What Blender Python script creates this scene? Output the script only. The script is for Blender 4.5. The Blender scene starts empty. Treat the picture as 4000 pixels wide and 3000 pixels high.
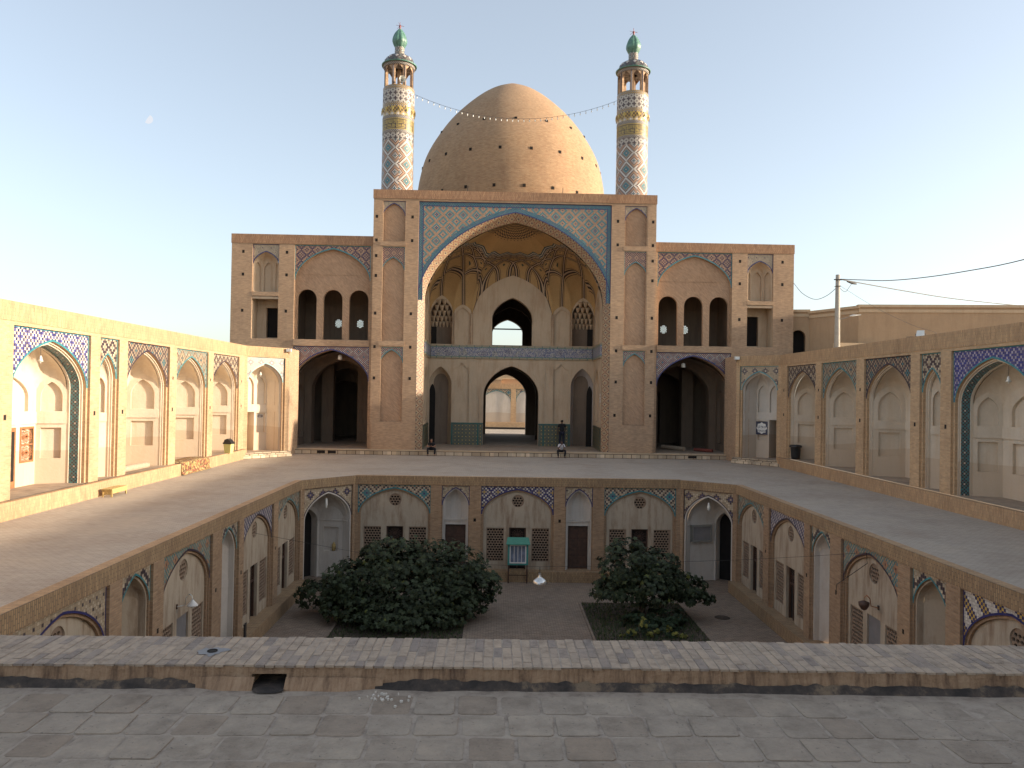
import bpy, bmesh, math, random
from mathutils import Vector, Matrix
from mathutils.geometry import tessellate_polygon
random.seed(7)
PI = math.pi
C = bpy.context.scene.collection
sc = bpy.context.scene
# ---------------------------------------------------------------- camera
cam_d = bpy.data.cameras.new('camera'); cam = bpy.data.objects.new('camera', cam_d); C.objects.link(cam)
sc.camera = cam
cam_d.sensor_width = 36.0; cam_d.lens = 36.0*1680.0/2212.0; cam_d.clip_start = 0.1; cam_d.clip_end = 4000
R = Matrix.Rotation(-math.radians(1.16), 4, 'Z') @ Matrix.Rotation(PI/2+math.radians(0.72), 4, 'X') @ Matrix.Rotation(0.0165, 4, 'Z')
cam.matrix_world = Matrix.Translation((-1.17, 0, 4.4)) @ R
# ---------------------------------------------------------------- sky, sun, exposure
SUN_EL = math.radians(12.6); SUN_AZ = math.radians(-3.6)      # azimuth measured from +X towards +Y
sdir = Vector((math.cos(SUN_EL)*math.cos(SUN_AZ), math.cos(SUN_EL)*math.sin(SUN_AZ), math.sin(SUN_EL)))
w = bpy.data.worlds.new("World"); sc.world = w; w.use_nodes = True
nt = w.node_tree; nt.nodes.clear()
sky = nt.nodes.new('ShaderNodeTexSky'); sky.sky_type = 'NISHITA'; sky.sun_disc = False
sky.sun_elevation = SUN_EL; sky.sun_rotation = PI/2 - SUN_AZ
sky.altitude = 900; sky.air_density = 1.0; sky.dust_density = 3.5; sky.ozone_density = 1.0
bg = nt.nodes.new('ShaderNodeBackground'); bg.inputs[1].default_value = 0.13
wo = nt.nodes.new('ShaderNodeOutputWorld')
hz = nt.nodes.new('ShaderNodeMix'); hz.data_type = 'RGBA'; hz.blend_type = 'ADD'; hz.inputs[0].default_value = 1.0; hz.inputs[7].default_value = (.68, .72, .74, 1)   # dusty air
hs = nt.nodes.new('ShaderNodeHueSaturation'); hs.inputs['Saturation'].default_value = .72; nt.links.new(sky.outputs[0], hs.inputs['Color']); nt.links.new(hs.outputs[0], hz.inputs[6]); nt.links.new(hz.outputs[2], bg.inputs[0]); nt.links.new(bg.outputs[0], wo.inputs[0])
sl = bpy.data.lights.new('sun', 'SUN'); sl.energy = 4.5; sl.angle = math.radians(0.9); sl.color = (1.0, 0.85, 0.66)
so = bpy.data.objects.new('sun', sl); C.objects.link(so)
so.rotation_euler = (-sdir).to_track_quat('-Z', 'Y').to_euler(); so.location = (60, -5, 40)
sc.view_settings.view_transform = 'Standard'; sc.view_settings.look = 'None'
sc.view_settings.exposure = 0.98; sc.view_settings.gamma = 1.0
sc.cycles.max_bounces = 8; sc.cycles.diffuse_bounces = 5; sc.cycles.glossy_bounces = 2
# ---------------------------------------------------------------- materials
MAT = {}
class NG:
    def __init__(s, name):
        m = bpy.data.materials.new(name); m.use_nodes = True; s.m = m; s.t = m.node_tree
        s.t.nodes.clear()
        s.b = s.n('ShaderNodeBsdfPrincipled'); o = s.n('ShaderNodeOutputMaterial'); s.l(s.b.outputs[0], o.inputs[0])
        s.b.inputs['Roughness'].default_value = .9
    def n(s, k, **kw):
        x = s.t.nodes.new(k)
        for a, v in kw.items(): setattr(x, a, v)
        return x
    def l(s, a, b): s.t.links.new(a, b)
    def val(s, x, i):
        if hasattr(x, 'type') or hasattr(x, 'links'): s.l(x, i)
        else: i.default_value = x
    def math(s, op, a, b=None, c=None):
        x = s.n('ShaderNodeMath', operation=op); s.val(a, x.inputs[0])
        if b is not None: s.val(b, x.inputs[1])
        if c is not None: s.val(c, x.inputs[2])
        return x.outputs[0]
    def uv(s):
        x = s.n('ShaderNodeTexCoord'); return x.outputs['UV']
    def obj(s):
        x = s.n('ShaderNodeNewGeometry'); return x.outputs['Position']
    def mapv(s, v, scale=(1,1,1), rot=(0,0,0)):
        x = s.n('ShaderNodeMapping'); s.l(v, x.inputs[0]); x.inputs['Scale'].default_value = scale; x.inputs['Rotation'].default_value = rot
        return x.outputs[0]
    def noise(s, v, scale, detail=4, rough=.6):
        x = s.n('ShaderNodeTexNoise'); s.l(v, x.inputs['Vector']); x.inputs['Scale'].default_value = scale
        x.inputs['Detail'].default_value = detail; x.inputs['Roughness'].default_value = rough
        return x.outputs['Fac']
    def ramp(s, f, stops, interp='LINEAR'):
        x = s.n('ShaderNodeValToRGB'); s.l(f, x.inputs[0]); cr = x.color_ramp; cr.interpolation = interp
        while len(cr.elements) < len(stops): cr.elements.new(.5)
        for e, (p, c) in zip(cr.elements, stops): e.position = p; e.color = (*c, 1) if len(c) == 3 else c
        return x.outputs[0]
    def mix(s, f, a, b, mode='MIX'):
        x = s.n('ShaderNodeMix', data_type='RGBA', blend_type=mode); s.val(f, x.inputs[0])
        for v, i in ((a, x.inputs[6]), (b, x.inputs[7])):
            if isinstance(v, tuple): i.default_value = (*v, 1)
            else: s.l(v, i)
        return x.outputs[2]
    def bump(s, h, dist, strength=1.0):
        x = s.n('ShaderNodeBump'); s.l(h, x.inputs['Height']); x.inputs['Distance'].default_value = dist; x.inputs['Strength'].default_value = strength
        s.l(x.outputs[0], s.b.inputs['Normal'])
    def out(s, col, rough=None):
        if isinstance(col, tuple): s.b.inputs['Base Color'].default_value = (*col, 1)
        else: s.l(col, s.b.inputs['Base Color'])
        if rough is not None: s.b.inputs['Roughness'].default_value = rough
        MAT[s.m.name] = s.m; return s.m
def sc3(c, k): return tuple(x*k for x in c)
def plain(name, col, rough=.9, var=.15, scale=3.0, metal=0):
    g = NG(name); f = g.noise(g.obj(), scale, 5)
    c = g.ramp(f, [(.3, sc3(col, 1-var)), (.7, sc3(col, 1+var))])
    g.b.inputs['Metallic'].default_value = metal
    return g.out(c, rough)
def plaster(name, col, stain=(.30,.20,.12), amt=.55, low=None):
    g = NG(name); p = g.obj()
    f = g.noise(p, .9, 6, .65); f2 = g.noise(g.mapv(p, (2.2,2.2,.35)), 1.3, 5, .7); f3 = g.noise(p, 14, 3)
    c = g.ramp(f, [(.3, sc3(col, .86)), (.62, col), (.8, sc3(col, 1.07))])
    c = g.mix(g.math('MULTIPLY', g.ramp(f2, [(.47, (0,0,0)), (.66, (1,1,1))]), amt), c, stain)
    c = g.mix(.18, c, g.ramp(f3, [(.3, sc3(col, .75)), (.7, sc3(col, 1.1))]))
    if low:          # older, dirtier coat of plaster on the lower part of the wall
        sz = g.n('ShaderNodeSeparateXYZ'); g.l(p, sz.inputs[0])
        c = g.mix(g.math('MULTIPLY', g.math('LESS_THAN', g.math('ADD', sz.outputs[2], g.math('MULTIPLY', g.noise(p, .25, 1), .5)), low[0]), .62), c, low[1])
    g.bump(g.noise(p, 6, 6), .02, .5)
    return g.out(c, .92)
def brick(name, c1, c2, mortar, bw=.21, bh=.062, ms=.009, rot=False, stain=(.16,.10,.07), samt=.35, zscale=1.0, bump=.006, herring=False, kv=.38):
    g = NG(name); v = g.uv()
    if rot: v = g.mapv(v, (1,1,1), (0,0,PI/2))
    if herring: v = g.mapv(v, (1,1,1), (0,0,PI/4))
    x = g.n('ShaderNodeTexBrick'); g.l(v, x.inputs['Vector'])
    x.inputs['Color1'].default_value = (*c1,1); x.inputs['Color2'].default_value = (*c2,1); x.inputs['Mortar'].default_value = (*mortar,1)
    x.inputs['Scale'].default_value = 1.0; x.inputs['Mortar Size'].default_value = ms; x.inputs['Mortar Smooth'].default_value = .3
    x.inputs['Brick Width'].default_value = bw; x.inputs['Row Height'].default_value = bh; x.inputs['Bias'].default_value = 0
    p = g.obj()
    # every brick its own shade
    sp_ = g.n('ShaderNodeSeparateXYZ'); g.l(v, sp_.inputs[0]); row = g.math('FLOOR', g.math('DIVIDE', sp_.outputs[1], bh))
    col = g.math('FLOOR', g.math('ADD', g.math('DIVIDE', sp_.outputs[0], bw), g.math('MULTIPLY', g.math('FLOORED_MODULO', row, 2.0), .5)))
    cb = g.n('ShaderNodeCombineXYZ'); g.l(col, cb.inputs[0]); g.l(row, cb.inputs[1]); wn = g.n('ShaderNodeTexWhiteNoise', noise_dimensions='2D'); g.l(cb.outputs[0], wn.inputs['Vector'])
    k = g.ramp(wn.outputs['Value'], [(0, (1-.32*kv,1-.34*kv,1-.36*kv)), (.35, (1-.08*kv,)*3), (.8, (1+.1*kv,1+.08*kv,1+.05*kv)), (1, (1+.28*kv,1+.25*kv,1+.2*kv))])
    c = g.mix(1.0, x.outputs['Color'], k, 'MULTIPLY')
    f = g.noise(p, .33, 6, .62); f2 = g.noise(g.mapv(p, (1.6,1.6,.3)), 1.1, 6, .7)
    c = g.mix(1.0, c, g.ramp(f, [(.28, (.84,.80,.76)), (.5, (1,1,1)), (.75, (1.12,1.1,1.05))]), 'MULTIPLY')
    c = g.mix(g.math('MULTIPLY', g.ramp(f2, [(.50, (0,0,0)), (.70, (1,1,1))]), samt), c, stain)
    if bump: g.bump(x.outputs['Fac'], -bump, .8)
    return g.out(c, .93)
def tile(name, s, Pu, Pv, cols, rough=.35, diag=0, noise=.12):
    """banna'i work: square glazed pieces; the colour of a piece depends on its step distance from the centre of its cell"""
    g = NG(name); sep = g.n('ShaderNodeSeparateXYZ'); g.l(g.uv(), sep.inputs[0])
    iu = g.math('FLOOR', g.math('DIVIDE', sep.outputs[0], s)); iv = g.math('FLOOR', g.math('DIVIDE', sep.outputs[1], s))
    if diag:
        a = g.math('FLOORED_MODULO', g.math('ADD', iu, g.math('MULTIPLY', iv, diag)), Pu); d = a; mx = Pu
    else:
        a = g.math('ABSOLUTE', g.math('SUBTRACT', g.math('FLOORED_MODULO', iu, Pu), Pu//2))
        b = g.math('ABSOLUTE', g.math('SUBTRACT', g.math('FLOORED_MODULO', iv, Pv), Pv//2))
        d = g.math('ADD', a, b); mx = Pu//2 + Pv//2 + 1
    n = len(cols); d = g.math('MINIMUM', d, n-1)
    c = g.ramp(g.math('DIVIDE', g.math('ADD', d, .5), n), [(i/n, cc) for i, cc in enumerate(cols)], 'CONSTANT')
    wn = g.n('ShaderNodeTexWhiteNoise', noise_dimensions='2D'); cmb = g.n('ShaderNodeCombineXYZ'); g.l(iu, cmb.inputs[0]); g.l(iv, cmb.inputs[1]); g.l(cmb.outputs[0], wn.inputs['Vector'])
    c = g.mix(1.0, c, g.ramp(wn.outputs['Value'], [(0, (1-noise*2,)*3), (1, (1+noise,)*3)]), 'MULTIPLY')
    # grout
    fu = g.math('ABSOLUTE', g.math('SUBTRACT', g.math('FRACT', g.math('DIVIDE', sep.outputs[0], s)), .5))
    fv = g.math('ABSOLUTE', g.math('SUBTRACT', g.math('FRACT', g.math('DIVIDE', sep.outputs[1], s)), .5))
    gr = g.math('GREATER_THAN', g.math('MAXIMUM', fu, fv), .46)
    c = g.mix(gr, c, (.22,.17,.12))
    dirt = g.noise(g.obj(), 2.0, 5)
    c = g.mix(g.math('MULTIPLY', g.ramp(dirt, [(.5,(0,0,0)),(.8,(1,1,1))]), .35), c, (.28,.2,.13))
    return g.out(c, rough)
NV=(.035,.035,.13); TQ=(.045,.215,.245); CR=(.50,.42,.31); BK=(.42,.24,.14); WH=(.62,.57,.5); DK=(.05,.035,.05); YE=(.55,.36,.08); BG=(.40,.31,.21); PU=(.08,.035,.07)
plain('glaze_yellow', (.46,.34,.10), .5); plain('glaze_turquoise', TQ, .35); plain('glaze_navy', NV, .35); plain('glaze_dark', DK, .4)
tile('tile_main', .078, 12, 12, [NV,BK,BK,TQ,TQ,BK,BK,BK,TQ,TQ,BK,NV,TQ])
tile('tile_check_turq', .085, 2, 2, [TQ,(.03,.06,.14),TQ])
tile('tile_purple', .095, 8, 8, [BK,PU,BK,BK,PU,PU,BK,PU,BK])
tile('tile_purple_small', .08, 6, 6, [BK,PU,BK,PU,BK,BK,PU])
tile('tile_fine', .075, 10, 10, [TQ,NV,BK,NV,CR,NV,BK,NV,BK,NV,TQ])
tile('tile_brickdot', .075, 8, 8, [PU,BG,BG,BG,BG,BG,BG,BG,(.25,.16,.12)])
tile('tile_small_turq', .075, 6, 6, [TQ,BK,NV,BK,TQ,BK,NV])
CB_=(.40,.29,.17); tile('tile_band', .085, 6, 6, [PU,CB_,CB_,(.28,.10,.06),CB_,CB_,PU], rough=.6)
tile('tile_navy_white', .10, 8, 8, [NV,(.08,.08,.30),WH,NV,WH,(.08,.08,.28),NV,WH,NV])
RB=(.03,.04,.22); LV=(.36,.33,.42); tile('tile_royal', .095, 8, 8, [RB,RB,LV,RB,RB,LV,RB,RB,LV])
tile('tile_star_band', .07, 6, 6, [NV,TQ,TQ,DK,TQ,DK,WH])
tile('tile_brown_diamond', .105, 6, 8, [BG,CR,DK,DK,CR,BG,DK,DK])
tile('tile_teal_dark', .105, 8, 8, [TQ,DK,BG,DK,DK,BG,DK,TQ,DK])
tile('tile_teal_soft', .105, 8, 10, [TQ,DK,BG,BG,DK,BG,TQ,BG,DK,BG])
tile('tile_dark_line', .105, 6, 8, [CR,BG,DK,DK,BG,CR,DK,DK])
BG_=(.33,.25,.165); tile('tile_cross', .095, 8, 8, [CR,DK,DK,BG_,BG_,BG_,BG_,BG_,BG_])
tile('tile_turq_big', .10, 10, 10, [NV,TQ,TQ,CR,DK,BG,CR,DK,BG,TQ,NV])
tile('tile_blue_check', .09, 8, 8, [YE,BG,NV,WH,NV,NV,WH,NV,YE])
tile('tile_beige_dot', .075, 6, 6, [DK,BG,CR,BG,BG,CR,(.25,.13,.09)])
tile('tile_flower', .095, 8, 8, [BG,NV,DK,BG,CR,BG,BG,BG,DK])
tile('tile_zigzag', .085, 6, 6, [NV,WH,NV,(.25,.22,.3),WH,NV,WH], diag=1)
tile('tile_chain', .10, 8, 10, [CR,CR,CR,DK,DK,CR,BG,CR,CR,DK])
tile('tile_orange_dot', .08, 8, 8, [(.15,.05,.04),(.40,.22,.13),(.40,.22,.13),TQ,BG,TQ,BG,(.40,.22,.13),NV])
tile('tile_beige_dark', .08, 4, 6, [DK,BG,BG,CR,BG,DK])
tile('tile_yellow_white', .08, 10, 10, [NV,YE,NV,YE,NV,WH], diag=1)
tile('tile_minaret', .0838, 14, 14, [WH,DK,TQ,TQ,BK,DK,WH,WH,DK,BK,BK,DK,WH,DK,TQ], noise=.05, rough=.5); tile('tile_cap', .09, 6, 6, [WH,WH,DK,DK,(.08,.13,.11),DK,DK], noise=.05)
WM=(.46,.43,.38); tile('tile_min_cross', .1, 4, 4, [DK,WM,WM,DK,DK], noise=.05, rough=.6)
tile('tile_min_dots', .075, 2, 2, [WM,DK,WM], noise=.05, rough=.6)
tile('tile_min_yellow', .075, 2, 2, [YE,DK,CR], noise=.05)
tile('tile_min_muq', .12, 4, 6, [WH,CR,YE,DK,YE,DK])
tile('tile_min_kufic', .5, 2, 2, [DK,DK,DK], noise=.03)
tile('tile_dado', .07, 4, 4, [YE,(.05,.09,.07),(.09,.10,.07),(.04,.08,.07),(.13,.12,.08)])
tile('tile_lantern', .07, 4, 4, [WH,(.12,.18,.15),DK,CR,DK])
brick('brick_facade', (.475,.315,.195), (.38,.245,.15), (.40,.295,.21), samt=.2)
brick('brick_facade_herring', (.46,.29,.185), (.37,.225,.14), (.44,.31,.20), herring=True, samt=.15)
brick('brick_facade_soldier', (.46,.27,.15), (.33,.18,.10), (.24,.15,.10), bw=.24, bh=.075, ms=.013, rot=True, samt=.3)
brick('brick_arcade', (.54,.36,.21), (.47,.30,.17), (.47,.35,.22), samt=.18)
brick('brick_arcade_soldier', (.54,.35,.19), (.43,.26,.14), (.34,.24,.15), bw=.24, bh=.07, ms=.012, rot=True, samt=.22)
brick('brick_court', (.40,.26,.155), (.31,.195,.115), (.31,.235,.16), samt=.25)
brick('brick_court_soldier', (.42,.28,.15), (.31,.20,.11), (.22,.16,.10), bw=.22, bh=.07, ms=.014, rot=True, samt=.3)
brick('brick_dome', (.40,.255,.145), (.34,.205,.112), (.34,.24,.155), bw=.26, bh=.09, ms=.012, samt=.35, stain=(.30,.16,.09))
brick('paving_terrace', (.45,.385,.315), (.42,.355,.29), (.30,.25,.205), bw=.22, bh=.11, ms=.008, samt=.2, bump=.004, stain=(.33,.27,.21), kv=.25)
brick('paving_court', (.28,.215,.16), (.235,.18,.135), (.14,.10,.075), bw=.22, bh=.11, ms=.012, samt=.3, bump=.004, kv=.5)
brick('paving_iwan', (.38,.29,.21), (.34,.26,.19), (.26,.2,.15), bw=.3, bh=.3, ms=.01, samt=.3, bump=.003)
brick('stone_step', (.56,.46,.34), (.40,.31,.21), (.12,.085,.055), bw=.62, bh=.285, ms=.028, samt=.35, bump=.012, kv=.9)
plaster('plaster_arcade', (.66,.56,.44), stain=(.54,.40,.26), amt=.5, low=(2.2,(.52,.39,.27)))
plaster('plaster_lime', (.58,.53,.47), stain=(.40,.32,.24), amt=.45)
plaster('plaster_white', (.60,.54,.47), stain=(.46,.37,.27), amt=.4, low=(2.2,(.46,.35,.25)))
plaster('plaster_court', (.45,.37,.275), stain=(.24,.16,.10), amt=1.0)
plaster('plaster_iwan', (.56,.43,.30), stain=(.38,.23,.13), amt=.55)
plaster('plaster_grey', (.42,.38,.36), stain=(.32,.24,.19), amt=.5)
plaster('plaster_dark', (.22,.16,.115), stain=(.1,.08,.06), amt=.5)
plaster('adobe', (.43,.30,.185), stain=(.32,.21,.125), amt=.5)
plaster('adobe_trim', (.54,.41,.27), stain=(.36,.22,.12), amt=.3)
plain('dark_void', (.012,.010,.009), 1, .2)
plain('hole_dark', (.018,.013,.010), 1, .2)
plain('wood_dark', (.07,.035,.022), .6, .3, 6)
plain('wood_orange', (.34,.13,.05), .6, .25, 8)
plain('lattice_clay', (.25,.175,.12), .85, .2, 5)
plain('metal_grey', (.32,.32,.30), .45, .1, 5, .6)
plain('metal_white', (.70,.69,.64), .35, .08, 5, .2)
plain('aluminium', (.72,.72,.70), .28, .08, 9, .85)
plain('concrete_pole', (.38,.34,.28), .85, .12, 4)
plain('cable_black', (.03,.028,.026), .6, .2)
plain('cable_grey', (.12,.11,.10), .6, .2)
plain('bulb_glass', (.75,.74,.68), .2, .05)
plain('plastic_black', (.022,.022,.024), .42, .2)
plain('plastic_yellow', (.62,.60,.24), .5, .06)
plain('dado_green', (.025,.10,.09), .4, .2, 6); plain('paint_green', (.07,.25,.18), .5, .12, 6)
plain('paint_turquoise', (.05,.25,.22), .5, .12, 6)
plain('glass_blue', (.17,.20,.27), .12, .5, 2.5)
plain('sheet_grey', (.20,.19,.19), .5, .12, 3)
plain('white_paint', (.68,.66,.62), .5, .06)
plain('sign_navy', (.035,.04,.075), .5, .1); plain('sign_brown', (.07,.035,.02), .6, .1)
plain('bulb_green', (.085,.19,.145), .45, .4, 5); plain('finial_red', (.25,.07,.07), .5, .3)
plain('skin', (.36,.19,.12), .6, .06); plain('skin_dark', (.13,.07,.05), .6, .06)
plain('cloth_black', (.012,.012,.016), .9, .3); plain('cloth_navy', (.012,.015,.032), .9, .3); plain('cloth_white', (.62,.60,.62), .9, .08)
plain('hair_black', (.010,.008,.008), .6, .3); plain('shoe_black', (.014,.013,.013), .5, .2)
plain('bark', (.16,.12,.085), .9, .3, 8); plain('soil', (.07,.05,.035), 1, .4, 5)
plain('far_brick', (.42,.27,.16), .9, .12, .5); plain('mat_beige', (.40,.31,.22), .9, .18, 9); plain('mat_red', (.20,.05,.035), .9, .3, 9)
plain('wicker', (.48,.34,.13), .8, .35, 20)
def leafmat(name, a, b, c):
    g = NG(name); geo = g.n('ShaderNodeNewGeometry')
    col = g.ramp(geo.outputs['Random Per Island'], [(0, a), (.7, b), (.985, b), (1, c)])
    g.b.inputs['Transmission Weight'].default_value = 0
    g.l(col, g.b.inputs['Base Color']); g.b.inputs['Roughness'].default_value = .6; g.b.inputs['Specular IOR Level'].default_value = .25
    MAT[name] = g.m
leafmat('leaf_fig', (.014,.020,.009), (.042,.056,.024), (.13,.14,.03))
leafmat('leaf_low', (.016,.026,.012), (.03,.048,.02), (.04,.055,.02))
leafmat('leaf_yellow', (.10,.12,.03), (.24,.22,.05), (.34,.27,.06))
leafmat('grass_blade', (.035,.055,.02), (.06,.09,.03), (.07,.1,.03))
def carpetmat():
    g = NG('carpet_pattern'); v = g.n('ShaderNodeTexVoronoi'); g.l(g.uv(), v.inputs['Vector']); v.inputs['Scale'].default_value = 11
    n = g.noise(g.uv(), 9, 4); x = g.n('ShaderNodeRGBToBW'); g.l(v.outputs['Color'], x.inputs[0])
    c = g.ramp(x.outputs[0], [(0,(.10,.05,.03)),(.3,(.30,.20,.07)),(.5,(.24,.06,.04)),(.62,(.42,.31,.14)),(.8,(.14,.10,.05)),(1,(.5,.4,.22))], 'CONSTANT')
    g.out(c, .95)
carpetmat()
def inscription():
    g = NG('tile_inscription'); uv = g.uv(); sep = g.n('ShaderNodeSeparateXYZ'); g.l(uv, sep.inputs[0])
    n1 = g.noise(g.mapv(uv, (5.5,4.5,1)), 1.6, 3, .55); st = g.math('ABSOLUTE', g.math('SUBTRACT', n1, .5))
    n2 = g.noise(g.mapv(uv, (9,2.2,1)), 1.7, 2); st2 = g.math('ABSOLUTE', g.math('SUBTRACT', n2, .5))
    m = g.math('MAXIMUM', g.math('LESS_THAN', st, .022), g.math('LESS_THAN', st2, .02))
    bgc = g.ramp(g.noise(uv, 1.1, 3), [(.35,(.045,.045,.13)),(.5,(.07,.09,.22)),(.62,(.13,.13,.13)),(.7,(.05,.06,.17))])
    c = g.mix(m, bgc, (.50,.45,.38))
    vz = g.math('SUBTRACT', sep.outputs[1], 7.1)
    edge = g.math('MAXIMUM', g.math('LESS_THAN', vz, .15), g.math('GREATER_THAN', vz, .88))
    seg = g.math('LESS_THAN', g.math('FRACT', g.math('MULTIPLY', sep.outputs[0], 1.7)), .09)
    ec = g.mix(seg, (.30,.25,.17), (.05,.12,.10))
    c = g.mix(edge, c, ec)
    ln = g.math('LESS_THAN', g.math('ABSOLUTE', g.math('SUBTRACT', g.math('ABSOLUTE', g.math('SUBTRACT', vz, .515)), .365)), .02)
    c = g.mix(ln, c, (.04,.16,.14))
    g.out(c, .35)
inscription()
def vaultmat():
    """iwan half dome: u = angle (0..1), v = distance from the crown in metres"""
    g = NG('vault_pattern'); sep = g.n('ShaderNodeSeparateXYZ'); g.l(g.uv(), sep.inputs[0]); u = sep.outputs[0]; r = sep.outputs[1]
    N = 11.0; RC = 3.85      # the ribs are straight in plan: chords tangent to a circle of radius RC
    un = g.math('MULTIPLY', u, N); rs = g.math('MAXIMUM', r, RC+.001)
    al = g.math('MULTIPLY', g.math('ARCCOSINE', g.math('DIVIDE', RC, rs)), N/PI)
    a0 = g.math('ARCCOSINE', g.math('DIVIDE', RC, rs)); dd = []; dl = []
    for op, op2 in (('ADD','ADD'),('SUBTRACT','SUBTRACT')):
        q0 = g.math(op, un, al); dlt = g.math('SUBTRACT', g.math('ROUND', q0), q0); dl.append(g.math('ABSOLUTE', dlt))
        dd.append(g.math('ABSOLUTE', g.math('SUBTRACT', g.math('MULTIPLY', rs, g.math('COSINE', g.math(op2, a0, g.math('MULTIPLY', dlt, PI/N)))), RC)))
    dist = g.math('MINIMUM', dd[0], dd[1]); inner = g.math('MULTIPLY', g.math('MINIMUM', dl[0], dl[1]), g.math('LESS_THAN', r, 5.3))
    och = g.mix(g.noise(g.obj(), 1.2, 5), (.38,.235,.10), (.50,.32,.14))
    kite = g.ramp(dist, [(0,(.44,.31,.20)),(.03,(.04,.028,.025)),(.10,(.44,.28,.13)),(.15,(.10,.06,.04)),(.185,(1,1,1))], 'CONSTANT')
    kite = g.mix(g.math('GREATER_THAN', dist, .185), kite, och)
    big = g.mix(g.math('GREATER_THAN', inner, .425), kite, (.045,.065,.055))
    base = g.mix(g.noise(g.obj(), 1.2, 5), (.38,.235,.10), (.50,.31,.13))
    # small rings near the crown
    zz = g.math('ABSOLUTE', g.math('SUBTRACT', g.math('FRACT', g.math('MULTIPLY', u, 26)), .5))
    rr = g.math('ADD', g.math('MULTIPLY', r, 3.6), g.math('MULTIPLY', zz, 1.2))
    ring = g.math('LESS_THAN', g.math('FRACT', rr), .55)
    inr = g.math('LESS_THAN', g.math('ADD', r, g.math('MULTIPLY', zz, -.6)), 1.9)
    c = g.mix(g.math('MULTIPLY', ring, inr), base, (.07,.05,.04))
    # zig-zag edge
    z2 = g.math('MULTIPLY', g.math('ABSOLUTE', g.math('SUBTRACT', g.math('FRACT', un), .5)), .62)
    q = g.math('SUBTRACT', g.math('ADD', r, z2), 3.72)
    bandc = g.ramp(g.math('DIVIDE', q, .36), [(0,(.04,.07,.08)),(.28,(.45,.40,.32)),(.5,(.05,.06,.07)),(.75,(.42,.36,.28)),(.9,(.10,.06,.05))], 'CONSTANT')
    c = g.mix(g.math('GREATER_THAN', q, 0), c, bandc)
    c = g.mix(g.math('GREATER_THAN', q, .36), c, big)
    f3 = g.noise(g.obj(), 18, 3)
    c = g.mix(1.0, c, g.ramp(f3, [(.3,(.85,.85,.85)),(.7,(1.12,1.1,1.08))]), 'MULTIPLY')
    g.out(c, .85)
vaultmat()
def pavemats():
    g = NG('roof_tile'); geo = g.n('ShaderNodeNewGeometry'); p = g.obj()
    c = g.ramp(geo.outputs['Random Per Island'], [(0,(.28,.212,.155)),(.2,(.325,.26,.20)),(.8,(.35,.283,.22)),(1,(.375,.303,.232))])
    c = g.mix(1.0, c, g.ramp(g.noise(p, 5, 7, .7), [(.3,(.66,.64,.62)),(.5,(.98,.98,.98)),(.7,(1.22,1.2,1.17))]), 'MULTIPLY')
    c = g.mix(g.math('MULTIPLY', g.ramp(g.noise(p, 45, 2), [(.66,(0,0,0)),(.72,(1,1,1))]), .6), c, (.08,.06,.05))
    c = g.mix(g.math('MULTIPLY', g.ramp(g.noise(p, 1.3, 5), [(.45,(0,0,0)),(.75,(1,1,1))]), .35), c, (.33,.26,.20))
    g.bump(g.math('ADD', g.noise(p, 28, 8, .7), g.math('MULTIPLY', g.noise(p, 7, 3), 1.5)), .014, .9); g.out(c, .9)
    g = NG('roof_mortar'); p = g.obj()
    c = g.ramp(g.noise(p, 9, 7, .7), [(.3,(.20,.155,.12)),(.5,(.36,.29,.23)),(.75,(.45,.37,.29))])
    g.bump(g.noise(p, 30, 8, .7), .014, 1.0); g.out(c, .95)
    g = NG('coping_brick'); geo = g.n('ShaderNodeNewGeometry'); p = g.obj()
    c = g.ramp(geo.outputs['Random Per Island'], [(0,(.25,.198,.165)),(.2,(.31,.24,.19)),(.34,(.38,.288,.212)),(.75,(.41,.308,.225)),(1,(.35,.268,.20))])
    c = g.mix(1.0, c, g.ramp(g.noise(p, 12, 7, .7), [(.3,(.62,.60,.58)),(.5,(1,1,1)),(.7,(1.2,1.18,1.15))]), 'MULTIPLY')
    g.bump(g.noise(p, 40, 8, .7), .010, .9); g.out(c, .92)
    g = NG('coping_side'); p = g.obj(); sep = g.n('ShaderNodeSeparateXYZ'); g.l(p, sep.inputs[0])
    n = g.noise(g.mapv(p, (18,3,3)), 1.0, 6, .7)
    c = g.ramp(n, [(.3,(.12,.07,.045)),(.5,(.34,.21,.125)),(.7,(.45,.30,.19))])
    g.bump(g.noise(p, 22, 8, .7), .02, 1.0); g.out(c, .95)
    g = NG('bitumen'); p = g.obj()
    c = g.ramp(g.noise(p, 6, 7, .7), [(.38,(.03,.024,.021)),(.52,(.07,.052,.042)),(.62,(.20,.14,.09))])
    g.bump(g.noise(p, 30, 8, .7), .01, 1.0); g.out(c, .85)
pavemats()
def herb(name, cols, scale):
    g = NG(name); p = g.obj(); c = g.ramp(g.noise(p, scale, 6, .65), cols); g.out(c, 1.0)
herb('desert', [(.3,(.30,.22,.15)),(.7,(.42,.32,.22))], .05)
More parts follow.
